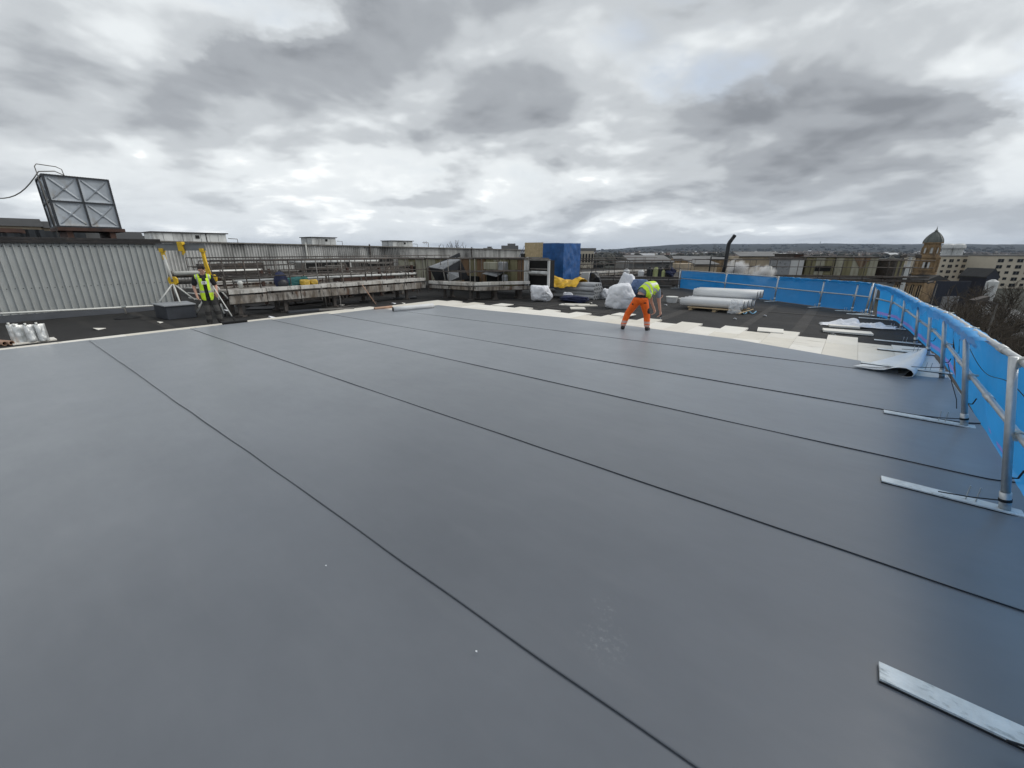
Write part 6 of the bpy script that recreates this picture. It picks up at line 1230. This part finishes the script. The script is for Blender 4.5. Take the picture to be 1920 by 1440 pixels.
caps(skin, [(shL, .058), (V((.36, .50, .73)), .044), (V((.46, .50, .52)), .030)]); hand(skin, (.462, .50, .515), (.3, 0, -1), (.1, -1, 0), (1, 0, .2), .9)
caps(skin, [(V((-.02, .0, .82)), .085), (V((-.225, .06, .42)), .055), (V((-.315, .0, .09)), .042)]); caps(skin, [(V((.16, .0, .82)), .085), (V((.265, .05, .43)), .055), (V((.30, .0, .09)), .042)])
fleshed('body', skin, .009, M_SKIN, e, it=3)
hm = MB(); hm.blob(hc2 + hu2 * .02 - hf2.normalized() * .02, (.086, .094, .10), 14, 10); fleshed('hair', hm, .009, M_CAP, e, keep=lambda c: (c - hc2).dot(hf2.normalized()) < .02)
tee = MB(); caps(tee, list(zip(sp[1:], (.142, .146, .146, .105)))); caps(tee, [(shR, .072), (V((.40, .31, 1.07)), .11), (shL, .072)]); caps(tee, [(shR, .076), (shR.lerp(V((.555, .22, .745)), .50), .070)]); caps(tee, [(shL, .076), (shL.lerp(V((.36, .50, .73)), .5), .07)])
fleshed('t_shirt', tee, .012, M_TEEG, e, it=5, keep=lambda c: (c - sp[1]).dot((sp[2] - sp[0]).normalized()) > -.06)
vs = MB(); caps(vs, list(zip([sp[1].lerp(sp[2], .1)] + sp[2:], (.170, .172, .168, .125)))); caps(vs, [(V((.455, .21, 1.06)), .10), (V((.40, .31, 1.08)), .13), (V((.32, .42, 1.06)), .10)]); vs.blob(V((.28, -.0, .97)), (.09, .07, .13), 12, 8, .3, 2)
axis = (sp[3] - sp[1]).normalized()
def pick2(c):
    t = (c - sp[1]).dot(axis); return 1 if (abs(t - .085) < .022 or abs(t - .20) < .020 or (t > .20 and abs((c - sp[3]).dot(V((.72, -.62, .2)))) > .115 and abs((c - sp[3]).dot(V((.72, -.62, .2)))) < .15)) else 0
fleshed('hi_vis_vest', vs, .012, [M_HIVIZ, M_HIBAND], e, pick2, 5, lambda c: -.045 + .05 * fn(c * 9) < (c - sp[1]).dot(axis) < .41)
tr = MB(); caps(tr, [(V((.075, .0, .915)), .135), (V((.075, -.015, .82)), .148)]); caps(tr, [(V((-.005, -.01, .80)), .122), (V((-.15, .03, .55)), .098), (V((-.225, .06, .42)), .086), (V((-.312, .01, .14)), .074)]); caps(tr, [(V((.155, -.01, .80)), .122), (V((.22, .02, .58)), .100), (V((.268, .045, .43)), .088), (V((.30, .01, .14)), .076)])
def pick3(c):
    if c.z > .875 - .0 * c.x: return 1
    if (c - V((.345, -.02, .53))).length < .085 or (c - V((.20, -.13, .74))).length < .045 and abs(c.z - .74) < .016 or (c - V((-.10, -.06, .70))).length < .04: return 1
    return 2 if (.105 < c.z < .165 or .19 < c.z < .25) else 0
fleshed('trousers', tr, .012, [M_ORANGE, M_TEE, mat('faded_reflective_band', (.62, .40, .34), .45, .1, .12, 20)], e, pick3, 4, lambda c: c.z < .955 - .10 * (c.x - .05))
for x, tx in ((-.315, -.03), (.30, .06)):
    bt = MB(); bt.blob((x, .0, .07), (.054, .06, .075), 12, 8); caps(bt, [(V((x, -.02, .045)), .047), (V((x + tx * .6, .07, .040)), .046), (V((x + tx, .15, .034)), .040)]); fleshed('boot', bt, .010, [M_BOOT, M_TEE], e, it=3, keep=lambda c: c.z > -.003)
M4 = Matrix.Rotation(rz2, 3, 'Z'); W2 = lambda x, y, z: b2 + M4 @ V((x, y, z)); e = empty('trimming_knife', W2(.64, .22, .30), 'small trimming knife in the bending man\'s hand', 'knife')
MB().bar(W2(.632, .215, .45), W2(.640, .22, .345), .022, .028).build('grip', M_RUBBER, e, bevel=.004); MB().bar(W2(.640, .22, .345), W2(.628, .215, .285), .004, .018).build('blade', M_GALV, e)
